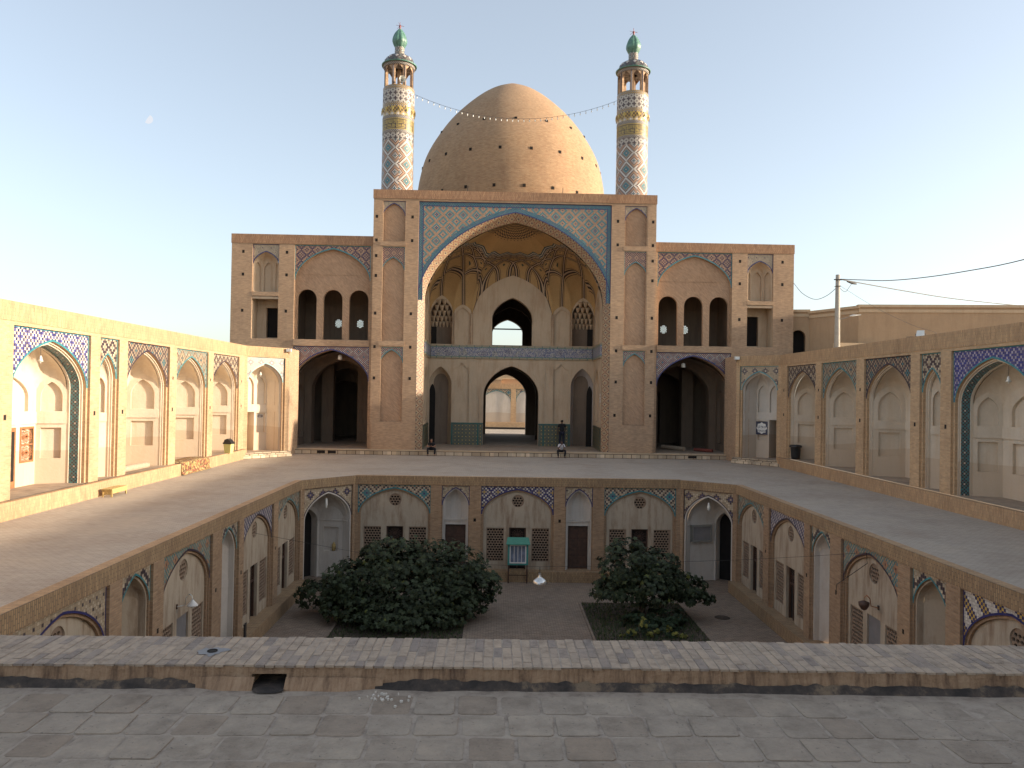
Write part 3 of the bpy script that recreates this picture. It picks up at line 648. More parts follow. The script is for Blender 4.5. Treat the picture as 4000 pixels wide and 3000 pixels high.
def window_bay(F, u0, u1, root, tilem, borderm, door='lattice', patch=None):
    Wd = u1-u0; uc = (u0+u1)/2; vt = -.47; v0 = ZF; rec = .09; half = Wd/2-.06; vsp = -1.95; apex = -.66; a = .2
    fr = MB(F); fr.ext(rect(u0,u1,v0,vt), 0, rec)
    for x0, x1 in ((u0,uc-half),(uc+half,u1)): fr.face([(x0,v0,rec),(x1,v0,rec),(x1,vsp,rec),(x0,vsp,rec)])
    A = arch(uc, half, v0, vsp, apex, a); B = arch(uc, half-.07, v0, vsp, apex-.08, a)
    fr.ext(A, rec, rec+.05); fr.strip(A, B, rec+.05); fr.ext(B, rec+.05, rec+.13)
    bay = fr.build('arch_frame', 'brick_court', root)
    spandrel(F, u0, u1, vsp, vt, half, apex, a, rec, tilem, borderm, bay, bw=.05)
    wp = rec+.13; k = Wd/3.85
    W1 = [(uc-1.62*k, uc-.70*k), (uc-.42*k, uc+.48*k), (uc+.78*k, uc+1.70*k)]
    ops = [rect(W1[0][0],W1[0][1],-4.43,-2.68), rect(W1[2][0],W1[2][1],-4.43,-2.68), rect(W1[1][0],W1[1][1],v0,-2.66)]
    cc = (uc+.03, -1.26, .33)
    m = MB(F); top = arch(uc, half-.07, v0, vsp, apex-.08, a)
    m.poly([(uc-half+.07,v0), (W1[1][0],v0),(W1[1][0],-2.66),(W1[1][1],-2.66),(W1[1][1],v0)] + list(reversed(top))[0:-1], [ops[0], ops[1], circ(*cc, 20)], wp)
    for o in ops[:2]: m.ext(o, wp, wp+.10, 0, True)
    m.ext(ops[2], wp, wp+.3); m.ext(circ(*cc, 20), wp, wp+.08, 0, True)
    pw = m.build('plaster_wall', 'plaster_court', root)
    for o in ops[:2]:
        pierced(F, o[0][0], o[2][0], -4.43, -2.68, .15, .13, .053, pw, w_=wp+.05)
    cr = pierced(F, cc[0]-.33, cc[0]+.33, cc[1]-.33, cc[1]+.33, .15, .13, .052, pw, 'round_lattice', w_=wp+.04, round_=cc)
    m = MB(F)
    for o in ops[:2]: m.poly(o, (), wp+.35); m.ext(o, wp+.1, wp+.35, 0, True)
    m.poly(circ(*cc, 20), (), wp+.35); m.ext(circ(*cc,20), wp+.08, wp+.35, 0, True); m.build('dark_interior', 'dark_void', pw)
    x0, x1 = W1[1]
    if door == 'blind':
        m = MB(F); m.poly(rect(x0,x1,v0,-2.66), (), wp+.06); m.build('panel', 'sheet_grey', pw)
    else:
        m = MB(F); m.box((x0,-2.73,wp+.12),(x1,-2.66,wp+.2)); m.box((x0,v0,wp+.12),(x0+.07,-2.73,wp+.2)); m.box((x1-.07,v0,wp+.12),(x1,-2.73,wp+.2))
        m.box((x0+.07,-3.42,wp+.13),(x1-.07,-3.34,wp+.19)); m.box(((x0+x1)/2-.03,v0,wp+.13),((x0+x1)/2+.03,-3.42,wp+.19))
        for q in range(6):
            for cy in (-3.05,):
                t = q*PI/6; dx, dy = .36*math.cos(t), .28*math.sin(t); nx, ny = -.012*math.sin(t), .012*math.cos(t); cx = (x0+x1)/2
                m.face([(cx-dx-nx,cy-dy-ny,wp+.15),(cx+dx-nx,cy+dy-ny,wp+.15),(cx+dx+nx,cy+dy+ny,wp+.15),(cx-dx+nx,cy-dy+ny,wp+.15)])
        for r in (.1,.2,.28):
            O_ = circ((x0+x1)/2, -3.05, r, 10); I_ = circ((x0+x1)/2, -3.05, r-.02, 10); m.strip(O_+[O_[0]], I_+[I_[0]], wp+.145)
        dr = m.build('door', 'wood_dark', pw)
        m = MB(F); m.face([(x0,v0,wp+.21),(x1,v0,wp+.21),(x1,-2.66,wp+.21),(x0,-2.66,wp+.21)]); m.build('door_leaf', 'hole_dark', pw)
    return pw
def slim_bay(F, u0, u1, root, tilem, borderm, door=True, white=True):
    uc = (u0+u1)/2; vt = -.47; v0 = ZF; rec = .09; half = (u1-u0)/2-.05; vsp = -1.5; apex = -.60; a = .34
    fr = MB(F); fr.ext(rect(u0,u1,v0,vt), 0, rec)
    for x0, x1 in ((u0,uc-half),(uc+half,u1)): fr.face([(x0,v0,rec),(x1,v0,rec),(x1,vsp,rec),(x0,vsp,rec)])
    A = arch(uc, half, v0, vsp, apex, a); fr.ext(A, rec, rec+.06)
    bay = fr.build('arch_frame', 'brick_court', root)
    spandrel(F, u0, u1, vsp, vt, half, apex, a, rec, tilem, borderm, bay, bw=.045)
    pm = 'plaster_lime' if white else 'plaster_court'
    B = arch(uc, half-.06, v0, vsp, apex-.07, a); m = MB(F); w1 = rec+.06; m.strip(A, B, w1); m.ext(B, w1, w1+.2, 0, False, True); w2 = w1+.2
    h = half-.06; ap = apex-.07
    if door:
        m.face([(uc-h,-2.28,w2),(uc+h,-2.28,w2),(uc+h,-2.28,w2-.06),(uc-h,-2.28,w2-.06)]); m.box((uc-h,-2.34,w2-.06),(uc+h,-2.28,w2))
        m.poly([(uc-h,v0),(uc-h+.08,v0),(uc-h+.08,-2.55),(uc+h-.08,-2.55),(uc+h-.08,v0),(uc+h,v0),(uc+h,-2.3),(uc-h,-2.3)], (), w2)
        m.ext(rect(uc-h+.08,uc+h-.08,v0,-2.55), w2, w2+.2)
        vb = -2.3; al0 = [(uc-h,w2),(uc-h*.45,w2+.3),(uc+h*.45,w2+.3),(uc+h,w2)]
        edges = vault(m, F, al0, [.15,.35,.15], vsp, (uc, ap, w2), a, rows=8)
        for i in range(3): facet(F, al0[i], al0[i+1], edges[i], vb, m, [])
        m.face([(uc-h,vb,w2),(uc+h,vb,w2),(uc+h,vb,w2+.3),(uc-h,vb,w2+.3)])
        al = m.build('alcove', pm, root)
        d = MB(F); d.face([(uc-h+.08,v0,w2+.2),(uc+h-.08,v0,w2+.2),(uc+h-.08,-2.55,w2+.2),(uc-h+.08,-2.55,w2+.2)])
        for sgn in (-1,1):
            cx = uc+sgn*(h-.08)/2; hw = (h-.08)/2-.05
            for z0, z1 in ((v0+.12,-4.2),(-4.1,-3.3),(-3.2,-2.65)): d.box((cx-hw,z0,w2+.17),(cx+hw,z1,w2+.199))
        d.build('door', 'wood_dark', al)
    else:
        al0 = [(uc-h,w2),(uc-h*.4,w2+.45),(uc+h*.4,w2+.45),(uc+h,w2)]
        edges = vault(m, F, al0, [.2,.3,.2], vsp, (uc, ap, w2), a, rows=8)
        for i in range(3): facet(F, al0[i], al0[i+1], edges[i], v0, m, [])
        for i in range(3):
            Fs, l = F.sub(al0[i], al0[i+1]); q = MB(Fs); q.box((0,-2.9,-.025),(l,-2.6,.01)); bs = len(m.v); m.v += q.v; m.f += [tuple(t+bs for t in f) for f in q.f]; m.m += q.m; m.uv += q.uv; m.sm += q.sm
        al = m.build('alcove', pm, root)
    return al
def portal_bay(F, L, root, dark_left):
    """chamfered corner of the court: open vaulted lobby with a dark passage at one side"""
    u0, u1 = .16, L-.14; uc = (u0+u1)/2; vt = -.47; v0 = -5.39; rec = .09; half = (u1-u0)/2-.05; vsp = -2.05; apex = -.72; a = .26
    m = MB(F); m.front(0, L, v0, -.45, [rect(u0,u1,v0,vt)]); m.ext(rect(u0,u1,v0,vt), 0, rec)
    for x0, x1 in ((u0,uc-half),(uc+half,u1)): m.face([(x0,v0,rec),(x1,v0,rec),(x1,vsp,rec),(x0,vsp,rec)])
    wl = m.build('wall', 'brick_court', root)
    spandrel(F, u0, u1, vsp, vt, half, apex, a, rec, 'tile_flower', 'glaze_dark', wl, bw=.05)
    A = arch(uc, half, v0, vsp, apex, a); m = MB(F); B = arch(uc, half-.06, v0, vsp, apex-.07, a); m.strip(A, B, rec); m.ext(B, rec, rec+.22, 0, False, True); m.build('plaster_moulding', 'plaster_lime', wl)
    h = half-.06; ap = apex-.07; w0 = rec+.22; wb = w0+1.5
    q_ = uc-h
    if dark_left: path = [(q_,w0),(q_+.55,w0+1.35),(q_+2.12,w0+1.4),(q_+2*h-.04,w0+.3),(q_+2*h,w0)]
    else: path = [(q_,w0),(q_+.04,w0+.3),(q_+.92,w0+1.4),(q_+2*h-.5,w0+1.35),(q_+2*h,w0)]
    wall = MB(F); rs = [.35,.6,.5,.0] if dark_left else [.0,.5,.6,.35]; edges = vault(wall, F, path, rs, vsp-.1, (uc, ap, w0), a)
    n = 10; dk = None
    for i in range(4):
        Fs, l = F.sub(path[i], path[i+1]); hs = []
        if (i == 1 and dark_left) or (i == 2 and not dark_left):
            o = arch(l*.5, l*.42, v0, vsp-.35, vsp+.30, .3, 8); top = [(l*j/n, edges[i][j][1]) for j in range(n+1)]
            q = MB(Fs); q.poly([(0,v0), *o, (l,v0)] + list(reversed(top)), (), 0); q.ext(o, 0, .5)
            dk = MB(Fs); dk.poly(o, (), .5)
            bs = len(wall.v); wall.v += q.v; wall.f += [tuple(t+bs for t in f) for f in q.f]; wall.m += q.m; wall.uv += q.uv; wall.sm += q.sm
        else:
            if i in (1,2) and dark_left: hs = [rect(l*.18,l*.82,-4.0,-2.75)]
            facet(F, path[i], path[i+1], edges[i], v0, wall, hs, .14)
            q = MB(Fs); q.box((0,-2.42,-.05),(l,-2.36,.0)); bs = len(wall.v); wall.v += q.v; wall.f += [tuple(t+bs for t in f) for f in q.f]; wall.m += q.m; wall.uv += q.uv; wall.sm += q.sm
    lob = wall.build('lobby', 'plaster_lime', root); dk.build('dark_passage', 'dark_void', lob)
    m = MB(F); m.face([(0,v0+.004,0),(L,v0+.004,0),(L,v0+.004,2.6),(0,v0+.004,2.6)]); m.build('lobby_floor', 'paving_court', lob)
    m = MB(F); m.box((0,-.45,-.015),(L,-.004,.3)); m.build('coping', 'brick_court_soldier', root)
    return lob, F.sub(path[1],path[2]) if not dark_left else F.sub(path[2],path[3])
def court_front(F, ua, ub, bays, root):
    ops = [rect(a,b,ZF,-.47) for a,b in bays]
    m = MB(F); m.front(ua, ub, ZF, -.45, ops); m.build('wall', 'brick_court', root)
    m = MB(F); m.box((ua,-.45,-.015),(ub,-.004,.3)); m.build('coping', 'brick_court_soldier', root)
    m = MB(F); m.box((ua,-5.4,-.32),(ub,ZF,0)); m.face([(ua,ZF+.003,0),(ub,ZF+.003,0),(ub,ZF+.003,.45),(ua,ZF+.003,.45)]); m.build('ledge', 'brick_court_soldier', root)
    # brick edging on the terrace above
    m = MB(F); m.face([(ua,.004,0),(ub,.004,0),(ub,.004,.32),(ua,.004,.32)]); m.build('edge_course', 'brick_arcade_soldier', root)
# back
BK_ = thing('courtyard_wall', 'sunken courtyard back wall with three latticed arches, two brown doors and turquoise and blue tiles', 'courtyard wall', (0.1,CB,-5.4))
FB = Fr((0,CB,0), (1,0,0), (0,1,0))
bb = [(-8.31,-4.51),(-3.93,-2.47),(-1.86,1.97),(2.57,4.02),(4.63,8.42)]
court_front(FB, -8.45, 8.65, bb, BK_)
window_bay(FB, *bb[0], BK_, 'tile_turq_big', 'glaze_turquoise'); slim_bay(FB, *bb[1], BK_, 'tile_beige_dot', 'glaze_navy')
window_bay(FB, *bb[2], BK_, 'tile_blue_check', 'glaze_navy'); slim_bay(FB, *bb[3], BK_, 'tile_beige_dot', 'glaze_navy')
window_bay(FB, *bb[4], BK_, 'tile_turq_big', 'glaze_turquoise')
holes_sq(FB, [(-2.18,-2.25),(2.28,-2.25)], BK_, .065); 
# sides
sb = [('f',34.65,38.5),('e',30.0,33.95),('d',27.65,29.45),('c',22.9,26.75),('b',20.4,22.2),('a',15.9,19.75),('d',13.0,14.8),('e',7.9,11.8)]
tm = dict(f=('tile_teal_soft','glaze_turquoise'), e=('tile_zigzag','glaze_dark'), d=('tile_chain','glaze_turquoise'), c=('tile_orange_dot','glaze_dark'), b=('tile_chain','glaze_turquoise'), a=('tile_beige_dark','glaze_navy'))
CW = {}
for s_, X, lab in ((-1, CL, 'sunken courtyard side wall on the left with latticed arches and dark and beige tilework'), (1, CR_, 'sunken courtyard side wall on the right with latticed arches and blue and yellow tilework')):
    root = thing('courtyard_wall', lab, 'courtyard wall', (X, 26, -5.4)); CW[s_] = root
    F = Fr((X,0,0), (0,1,0), (-1,0,0)) if s_ < 0 else Fr((X,0,0), (0,-1,0), (1,0,0))
    off = -.33 if s_ < 0 else .33
    U = (lambda a, b: (a+off, b+off)) if s_ < 0 else (lambda a, b: (-b-off, -a-off))
    ye = 38.35 if s_ < 0 else 39.05
    ua, ub = (5.6, ye) if s_ < 0 else (-ye, -5.6)
    L_ = sorted([U(a,b) for k,a,b in sb]); court_front(F, ua, ub, L_, root)
    for k, a, b in sb:
        tl, bd = tm[k]
        if k == 'a' and s_ > 0: tl = 'tile_yellow_white'
        if k in 'bd': slim_bay(F, *U(a,b), root, tl, bd, door=False, white=(k=='d'))
        else: window_bay(F, *U(a,b), root, tl, bd, door='blind' if k == 'c' else 'lattice')
    holes_sq(F, [((y+off if s_<0 else -y-off), -2.45) for y in (34.3,27.1,22.55,20.08,29.72)], root, .055)
    # chamfer
    if s_ < 0: P0 = Vector((CL,38.35,0)); P1 = Vector((-8.45,CB,0))
    else: P0 = Vector((8.65,CB,0)); P1 = Vector((CR_,39.05,0))
    d = P1-P0; L = d.length; d.normalize(); Fc = Fr(P0, d, (-d.y,d.x,0))
    pr = thing('corner_portal', ('vaulted white corner lobby left of the courtyard back wall, dark passage at its left' if s_<0 else 'vaulted white corner lobby right of the courtyard back wall, dark passage at its right'), 'corner portal', tuple((P0+P1)/2+Vector((0,0,-5.4))))
    lob = portal_bay(Fc, L, pr, s_ < 0); CW[s_*2] = (pr, Fc, L, lob)
# ================================================================ MOSQUE
MQ = thing('mosque', 'brick mosque with turquoise-tiled portal arch, large plain brick dome and two tiled minarets', 'mosque', (0,54.7,0))
FY = 54.7
F0 = Fr((0,FY,0), (1,0,0), (0,1,0)); F1 = Fr((0,FY+.25,0), (1,0,0), (0,1,0))
PF = .37
m = MB(); m.box((-15.06,-.05,54.3),(15.06,.0,54.31)); 
m = MB(F0); m.box((-15.05,0,-.42),(15.05,.30,.0)); st_ = m.build('step', 'stone_step', MQ)
m = MB(F0); m.box((-15.05,.303,-.44),(15.05,.366,.0)); m.build('step_cap', 'adobe_trim', st_)
boxes(F0, 'step_vent', 'hole_dark', st_, [((-13.53,.06,-.425),(-12.97,.25,-.3)),((-12.78,.06,-.425),(-12.22,.25,-.3)),((12.35,.08,-.425),(12.95,.25,-.3))])
m = MB(F0); m.face([(-16.4,PF,0),(16.4,PF,0),(16.4,PF,24),(-16.4,PF,24)]); m.build('floor', 'paving_iwan', MQ)
def niche_flat(F, u0, u1, v0, vt, vsp, apex, a, parent, tilem, borderm, infill='brick_facade_herring', d=.14, sill=True):
    uc = (u0+u1)/2; half = (u1-u0)/2-.05
    fr = MB(F); fr.ext(rect(u0,u1,v0,vt), 0, .08, 0, True)
    for x0, x1 in ((u0,uc-half),(uc+half,u1)): fr.face([(x0,v0,.08),(x1,v0,.08),(x1,vsp,.08),(x0,vsp,.08)])
    A = arch(uc, half, v0, vsp, apex, a); fr.ext(A, .08, .08+d); fr.build('arch_frame', 'brick_facade', parent)
    spandrel(F, u0, u1, vsp, vt, half, apex, a, .08, tilem, borderm, parent, bw=.05)
    m = MB(F); m.poly(A, (), .08+d); m.build('recessed_panel', infill, parent)
ZT = 15.35
for s in (-1, 1):
    def U(a, b): return (-b,-a) if s < 0 else (a,b)
    def c(x): return s*x
    # ---- wing
    wg = bpy.data.objects.new('wing', None); C.objects.link(wg); wg.parent = MQ; wg['_org'] = MQ['_org']
    up = U(10.17,15.5); sm = U(16.6,18.45)
    ops = [rect(*up,8.0,14.66), rect(*sm,7.55,14.66), rect(*up,PF,7.53)]
    m = MB(F1); m.front(*U(10,19.92), PF, 14.7, ops)
    m.build('wing_wall', 'brick_facade', wg)
    m = MB(F1); m.box((U(10,19.92)[0]-(.03 if s<0 else 0),14.7,-.03),(U(10,19.92)[1]+(.03 if s>0 else 0),ZT,.6)); m.build('wing_coping', 'brick_facade_soldier', wg)
    m = MB(F1); m.box((up[0],7.55,-.05),(up[1],7.98,.3)); m.build('sill_course', 'brick_facade', wg)
    # outer side wall and low roof behind
    m = MB(F1)
    xo = 19.9*s; xi = 19.3*s
    m.box((min(xo,xi),0,.61),(max(xo,xi),15.3,5.2)); m.box((min(9.9*s,19.3*s),14.9,.61),(max(9.9*s,19.3*s),15.2,5.2)); m.build('wing_body', 'brick_facade', wg)
    # upper bay: arch recess with three round-headed openings
    u0, u1 = up; uc = (u0+u1)/2; half = (u1-u0)/2-.05
    A = arch(uc, half, 8.0, 12.2, 14.4, .22); m = MB(F1); m.ext(rect(u0,u1,8.0,14.66), 0, .1)
    for x0, x1 in ((u0,uc-half),(uc+half,u1)): m.face([(x0,8,.1),(x1,8,.1),(x1,12.2,.1),(x0,12.2,.1)])
    m.ext(A, .1, .32); m.build('arch_frame', 'brick_facade', wg)
    spandrel(F1, u0, u1, 12.2, 14.66, half, 14.4, .22, .1, 'tile_purple', 'glaze_turquoise', wg, bw=.07)
    o3 = []
    for dx in (-1.83,0,1.83):
        x = uc+dx; o = [(x-.68,8.0)]+[(x-.68*math.cos(PI*i/12), 10.88+.68*math.sin(PI*i/12)) for i in range(13)]+[(x+.68,8.0)]; o3.append(o)
    m = MB(F1); m.poly([(A[0])] + [q for o in o3 for q in o] + list(reversed(A)), (), .32)
    for o in o3: m.ext(o, .32, .62)
    m.build('window_screen', 'brick_facade_herring', wg)
    gal = MB(F1); gx0, gx1 = u0-.3, u1+.3; wB = 4.6
    cs = [(c(11.65),9.55),(c(13.3),9.55)]
    ov = [circ(a,b,.30,24,.40) for a,b in cs]
    gal.poly(rect(gx0,gx1,7.9,12.6), ov + ([] ), wB)
    for o in ov: gal.ext(o, wB, wB+.3, 0, True)
    gal.face([(gx0,7.9,.62),(gx0,7.9,wB),(gx0,12.6,wB),(gx0,12.6,.62)]); gal.face([(gx1,7.9,.62),(gx1,7.9,wB),(gx1,12.6,wB),(gx1,12.6,.62)])
    gal.face([(gx0,7.99,.3),(gx1,7.99,.3),(gx1,7.99,wB),(gx0,7.99,wB)]); gal.face([(gx0,12.6,.3),(gx1,12.6,.3),(gx1,12.6,wB),(gx0,12.6,wB)])
    for q in (-1.2,.9): gal.box((uc+q-.5,8.6,wB-.1),(uc+q+.5,10.9,wB-.005)) if False else None
    gal.box((gx0,10.95,wB-.08),(gx1,11.1,wB))
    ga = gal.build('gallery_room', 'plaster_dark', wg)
    for (a,b) in cs:
        m = MB(F1); hs = []
        for r_ in range(-4,5):
            for q_ in range(-3,4):
                x = a+q_*.105+(.052 if r_%2 else 0); y = b+r_*.09
                if ((x-a)/.26)**2+((y-b)/.36)**2 < .92: hs.append(circ(x,y,.036,8))
        m.poly(circ(a,b,.30,24,.40), hs, wB+.1); m.build('round_lattice', 'lattice_clay', ga)
    # lower portico
    u0, u1 = up; A = arch(uc, half, PF, 5.1, 7.28, .22)
    m = MB(F1); m.ext(rect(u0,u1,PF,7.53), 0, .1)
    for x0, x1 in ((u0,uc-half),(uc+half,u1)): m.face([(x0,PF,.1),(x1,PF,.1),(x1,5.1,.1),(x0,5.1,.1)])
    m.ext(A, .1, .8); m.build('portico_frame', 'brick_facade', wg)
    spandrel(F1, u0, u1, 5.1, 7.53, half, 7.28, .22, .1, 'tile_fine', 'glaze_navy', wg, bw=.07)
    pt = MB(F1); x0, x1 = u0-.35, u1+.35; w0 = .8
    path = [(uc-half,w0),(x0+.2,w0+.9),(x0+.2,4.3),(x1-.2,4.3),(x1-.2,w0+.9),(uc+half,w0)]
    edges = vault(pt, F1, path, [.0,1.6,1.95,1.6,.0], 4.9, (uc,7.25,w0+1.4), .22)
    for i in (0,1,3,4):
        Fs, l = F1.sub(path[i], path[i+1]); hs = [arch(l/2,l*.33,.9,3.9,4.9,.3,8)] if i in (1,3) else []
        facet(F1, path[i], path[i+1], edges[i], PF, pt, hs, .25)
    # transverse arches going back
    for j, (w_, hf, cx, ap) in enumerate([(4.3,2.3,0,6.75),(8.2,2.0,-.4,6.3),(12.0,1.35,-1.2,5.3)]):
        o = arch(uc+cx, hf, PF, 4.6, ap, .22)
        e = [(x0-.5,7.6),(x1+.5,7.6)]
        pt.poly([(x0-.5,PF), *o, (x1+.5,PF), (x1+.5,7.6), (x0-.5,7.6)], (), w_)
        pt.ext(o, w_, w_+1.0)
        if j < 2: pt.poly([(x0-.5,PF), *o, (x1+.5,PF), (x1+.5,7.6), (x0-.5,7.6)], (), w_+1.0)
    for xx in (x0-.45,x1+.45): pt.face([(xx,PF,4.3),(xx,PF,16),(xx,7.4,16),(xx,7.4,4.3)])
    pt.face([(x0-.5,7.4,.8),(x1+.5,7.4,.8),(x1+.5,7.4,16),(x0-.5,7.4,16)])
    pt.face([(x0-.5,PF,16),(x1+.5,PF,16),(x1+.5,7.4,16),(x0-.5,7.4,16)])
    for k_ in (-1.6,1.2): pt.box((uc+k_-.45,PF,6.6),(uc+k_+.45,6.5,7.5))
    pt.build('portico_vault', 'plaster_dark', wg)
    # small end bay
    u0, u1 = sm; uc2 = (u0+u1)/2; h2 = (u1-u0)/2-.05
    m = MB(F1); m.ext(rect(u0,u1,7.55,14.66), 0, .1, 0, True)
    for a_, b_ in ((u0,uc2-h2),(uc2+h2,u1)): m.face([(a_,11.3,.1),(b_,11.3,.1),(b_,13.3,.1),(a_,13.3,.1)])
    m.box((u0,11.0,-.02),(u1,11.28,.3)); m.box((u0,7.55,.0),(u1,8.0,.25)); m.build('arch_frame', 'brick_facade', wg)
    spandrel(F1, u0, u1, 13.3, 14.66, h2, 14.12, .3, .1, 'tile_brickdot', 'glaze_navy', wg, bw=.06)
    al, _ = niche(F1, uc2, h2, 11.3, 13.3, 14.12, .3, .1, h2*.5, .75, 11.31, 11.36, wg, ('plaster_iwan','plaster_iwan'), lun=.5, low=False)
    m = MB(F1); m.ext(rect(u0,u1,8.0,10.98), .1, 1.3); m.face([(u0,8.0,.1),(u1,8.0,.1),(u1,8.0,1.3),(u0,8.0,1.3)]); m.face([(u0,10.98,.1),(u1,10.98,.1),(u1,10.98,1.3),(u0,10.98,1.3)])
    dx0, dx1 = (u0+.62,u1) if s < 0 else (u0,u1-.55)
    m.poly([(u0,8),(u0,10.98),(u1,10.98),(u1,8)], [rect(dx0+.05,dx1-.05,8.15,10.3)], 1.3); m.ext(rect(dx0+.05,dx1-.05,8.15,10.3), 1.3, 1.6, 0, True); m.box((u0,10.8,.05),(u1,10.97,.3))
    al = m.build('loggia', 'plaster_iwan', wg)
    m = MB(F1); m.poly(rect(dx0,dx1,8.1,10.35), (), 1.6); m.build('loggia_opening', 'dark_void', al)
    # ---- pier of the portal block
    pr = bpy.data.objects.new('pier', None); C.objects.link(pr); pr.parent = MQ; pr['_org'] = MQ['_org']
    pu = U(7.75,9.38)
    m = MB(F0); ops = [rect(*pu,14.98,17.83), rect(*pu,7.98,14.6), rect(*pu,2.3,7.55)]
    m.front(*U(6.85,9.98), PF, 18.0, ops); m.build('pier_wall', 'brick_facade', pr)
    niche_flat(F0, *pu, 14.98, 17.83, 16.8, 17.66, .34, pr, 'tile_brickdot', 'glaze_navy')
    niche_flat(F0, *pu, 7.98, 14.6, 12.95, 13.85, .36, pr, 'tile_purple_small', 'glaze_turquoise')
    niche_flat(F0, *pu, 2.3, 7.55, 6.45, 7.34, .36, pr, 'tile_small_turq', 'glaze_turquoise')
    m = MB(F0); q = U(7.02,9.90); m.box((q[0],PF,-.05),(q[1],2.22,-.001)); m.build('plinth', 'brick_facade', pr)
    boxes(F0, 'string_course', 'brick_facade', pr, [((pu[0]-.1,7.62,-.04),(pu[1]+.1,7.95,.0)), ((pu[0]-.1,14.66,-.03),(pu[1]+.1,14.93,.0))])
    holes_sq(F0, [(c(x),z) for x in (7.25,9.75) for z in (16.72,15.05,9.9,7.55,5.35)] + [(c(9.75),z) for z in (13.95,12.55)], pr, .085)
    holes_sq(F0, [(c(9.72),3.0),(c(7.2),3.0)] if s > 0 else [], pr, .085)
    holes_sq(F1, [(c(x),z) for x in (16.05,19.1) for z in (14.1,12.5,9.95)], wg, .085)
    # outer face of the portal block above the wings
    m = MB(); xs = sorted((9.98*s, 9.3*s)); m.box((xs[0],0,54.71),(xs[1],18.0,57.4)); m.build('portal_side', 'brick_facade', MQ)
# ---- portal coping, back of the portal block
m = MB(F0); m.box((-10.02,18.0,-.04),(10.02,18.62,2.72)); m.build('portal_coping', 'brick_facade_soldier', MQ)
m = MB(F0); m.poly([(-9.3,15.0),(-9.3,18),(9.3,18),(9.3,15.0),(5.6,15.0),(5.6,17.0),(-5.6,17.0),(-5.6,15.0)], (), 2.6); m.build('portal_back', 'brick_facade', MQ)
# ---- great arch
half, vsp, apex, a = 6.80, 10.9, 17.19, .22
m = MB(F0); m.poly([(-6.85,PF),(-6.85,18.0),(6.85,18.0),(6.85,PF),(6.8,PF),(6.8,vsp),(6.8,17.86),(-6.8,17.86),(-6.8,vsp),(-6.8,PF)], (), 0); m.build('arch_surround', 'brick_facade', MQ)
m = MB(F0); m.ext([(-6.8,vsp),(-6.8,17.86),(6.8,17.86),(6.8,vsp)], 0, .12); m.build('arch_reveal', 'brick_facade', MQ)
A = arch(0, half, vsp, vsp, apex, a, 26)
m = MB(F0); m.poly([(-6.8,vsp),(-6.8,17.86),(6.8,17.86),(6.8,vsp)] + list(reversed(A)), (), .12, 0, (0,17.86)); tp = m.build('tile_panel', 'tile_main', MQ, 'turquoise, navy and brick diamond tilework filling the corners over the great arch')
m = MB(F0); m.face([(-6.8,vsp,.116),(-6.5,vsp,.116),(-6.5,17.56,.116),(-6.8,17.86,.116)]); m.face([(6.8,vsp,.116),(6.8,17.86,.116),(6.5,17.56,.116),(6.5,vsp,.116)])
m.face([(-6.8,17.86,.116),(-6.5,17.56,.116),(6.5,17.56,.116),(6.8,17.86,.116)])
B = [(min(max(p[0],-6.8),6.8), min(p[1],17.86)) for p in arch(0, half+.30, vsp, vsp, apex+.36, a, 26)]
m.strip(A, B, .112); m.build('tile_border', 'tile_check_turq', tp)
B2 = [(min(max(p[0],-6.8),6.8), p[1]) for p in arch(0, half+.06, vsp, vsp, apex+.07, a, 26)]
m = MB(F0); m.strip(A, B2, .108)
for k in (.30,.02):
    u = 6.8-k; m.face([(-u-.025,vsp,.11),(-u+.025,vsp,.11),(-u+.025,17.86-k,.11),(-u-.025,17.86-k,.11)]); m.face([(u-.025,vsp,.11),(u+.025,vsp,.11),(u+.025,17.86-k,.11),(u-.025,17.86-k,.11)]); m.face([(-u,17.835-k,.11),(u,17.835-k,.11),(u,17.885-k,.11),(-u,17.885-k,.11)])
m.build('tile_line', 'glaze_navy', tp)
Aj = arch(0, half, PF, vsp, apex, a, 26); Ain = arch(0, 6.36, PF, vsp, 16.62, a, 26)
m = MB(F0); m.strip(Aj, Ain, .12, 0, .58); m.build('arch_band', 'tile_band', MQ, 'cream band of small dark diamonds lining the great arch')
m = MB(F0); m.ext(Ain, .58, .72, 0, False, True); m.build('arch_lip', 'plaster_iwan', MQ)
# ---- iwan room
IW = bpy.data.objects.new('iwan', None); C.objects.link(IW); IW.parent = MQ; IW['_org'] = MQ['_org']
yb = 6.0; vs = 10.55
path = [(-6.34,.70),(-6.45,yb),(-4.62,yb),(-3.22,yb),(3.12,yb),(4.52,yb),(6.35,yb),(6.34,.70)]
path = [(-6.34,.70),(-6.45,yb),(-4.6,yb),(-3.15,yb),(3.15,yb),(4.6,yb),(6.45,yb),(6.34,.70)]
vm = MB(F0)
edges = vault(vm, F0, path, [1.9,1.45,.75,3.1,.75,1.45,1.9], vs, (0,16.6,.66), .22, 0, 24, 56, True, .25, 4)
vm.build('vault', 'vault_pattern', IW, 'ochre half dome patterned with dark kite-shaped ribs and a zigzag ring')
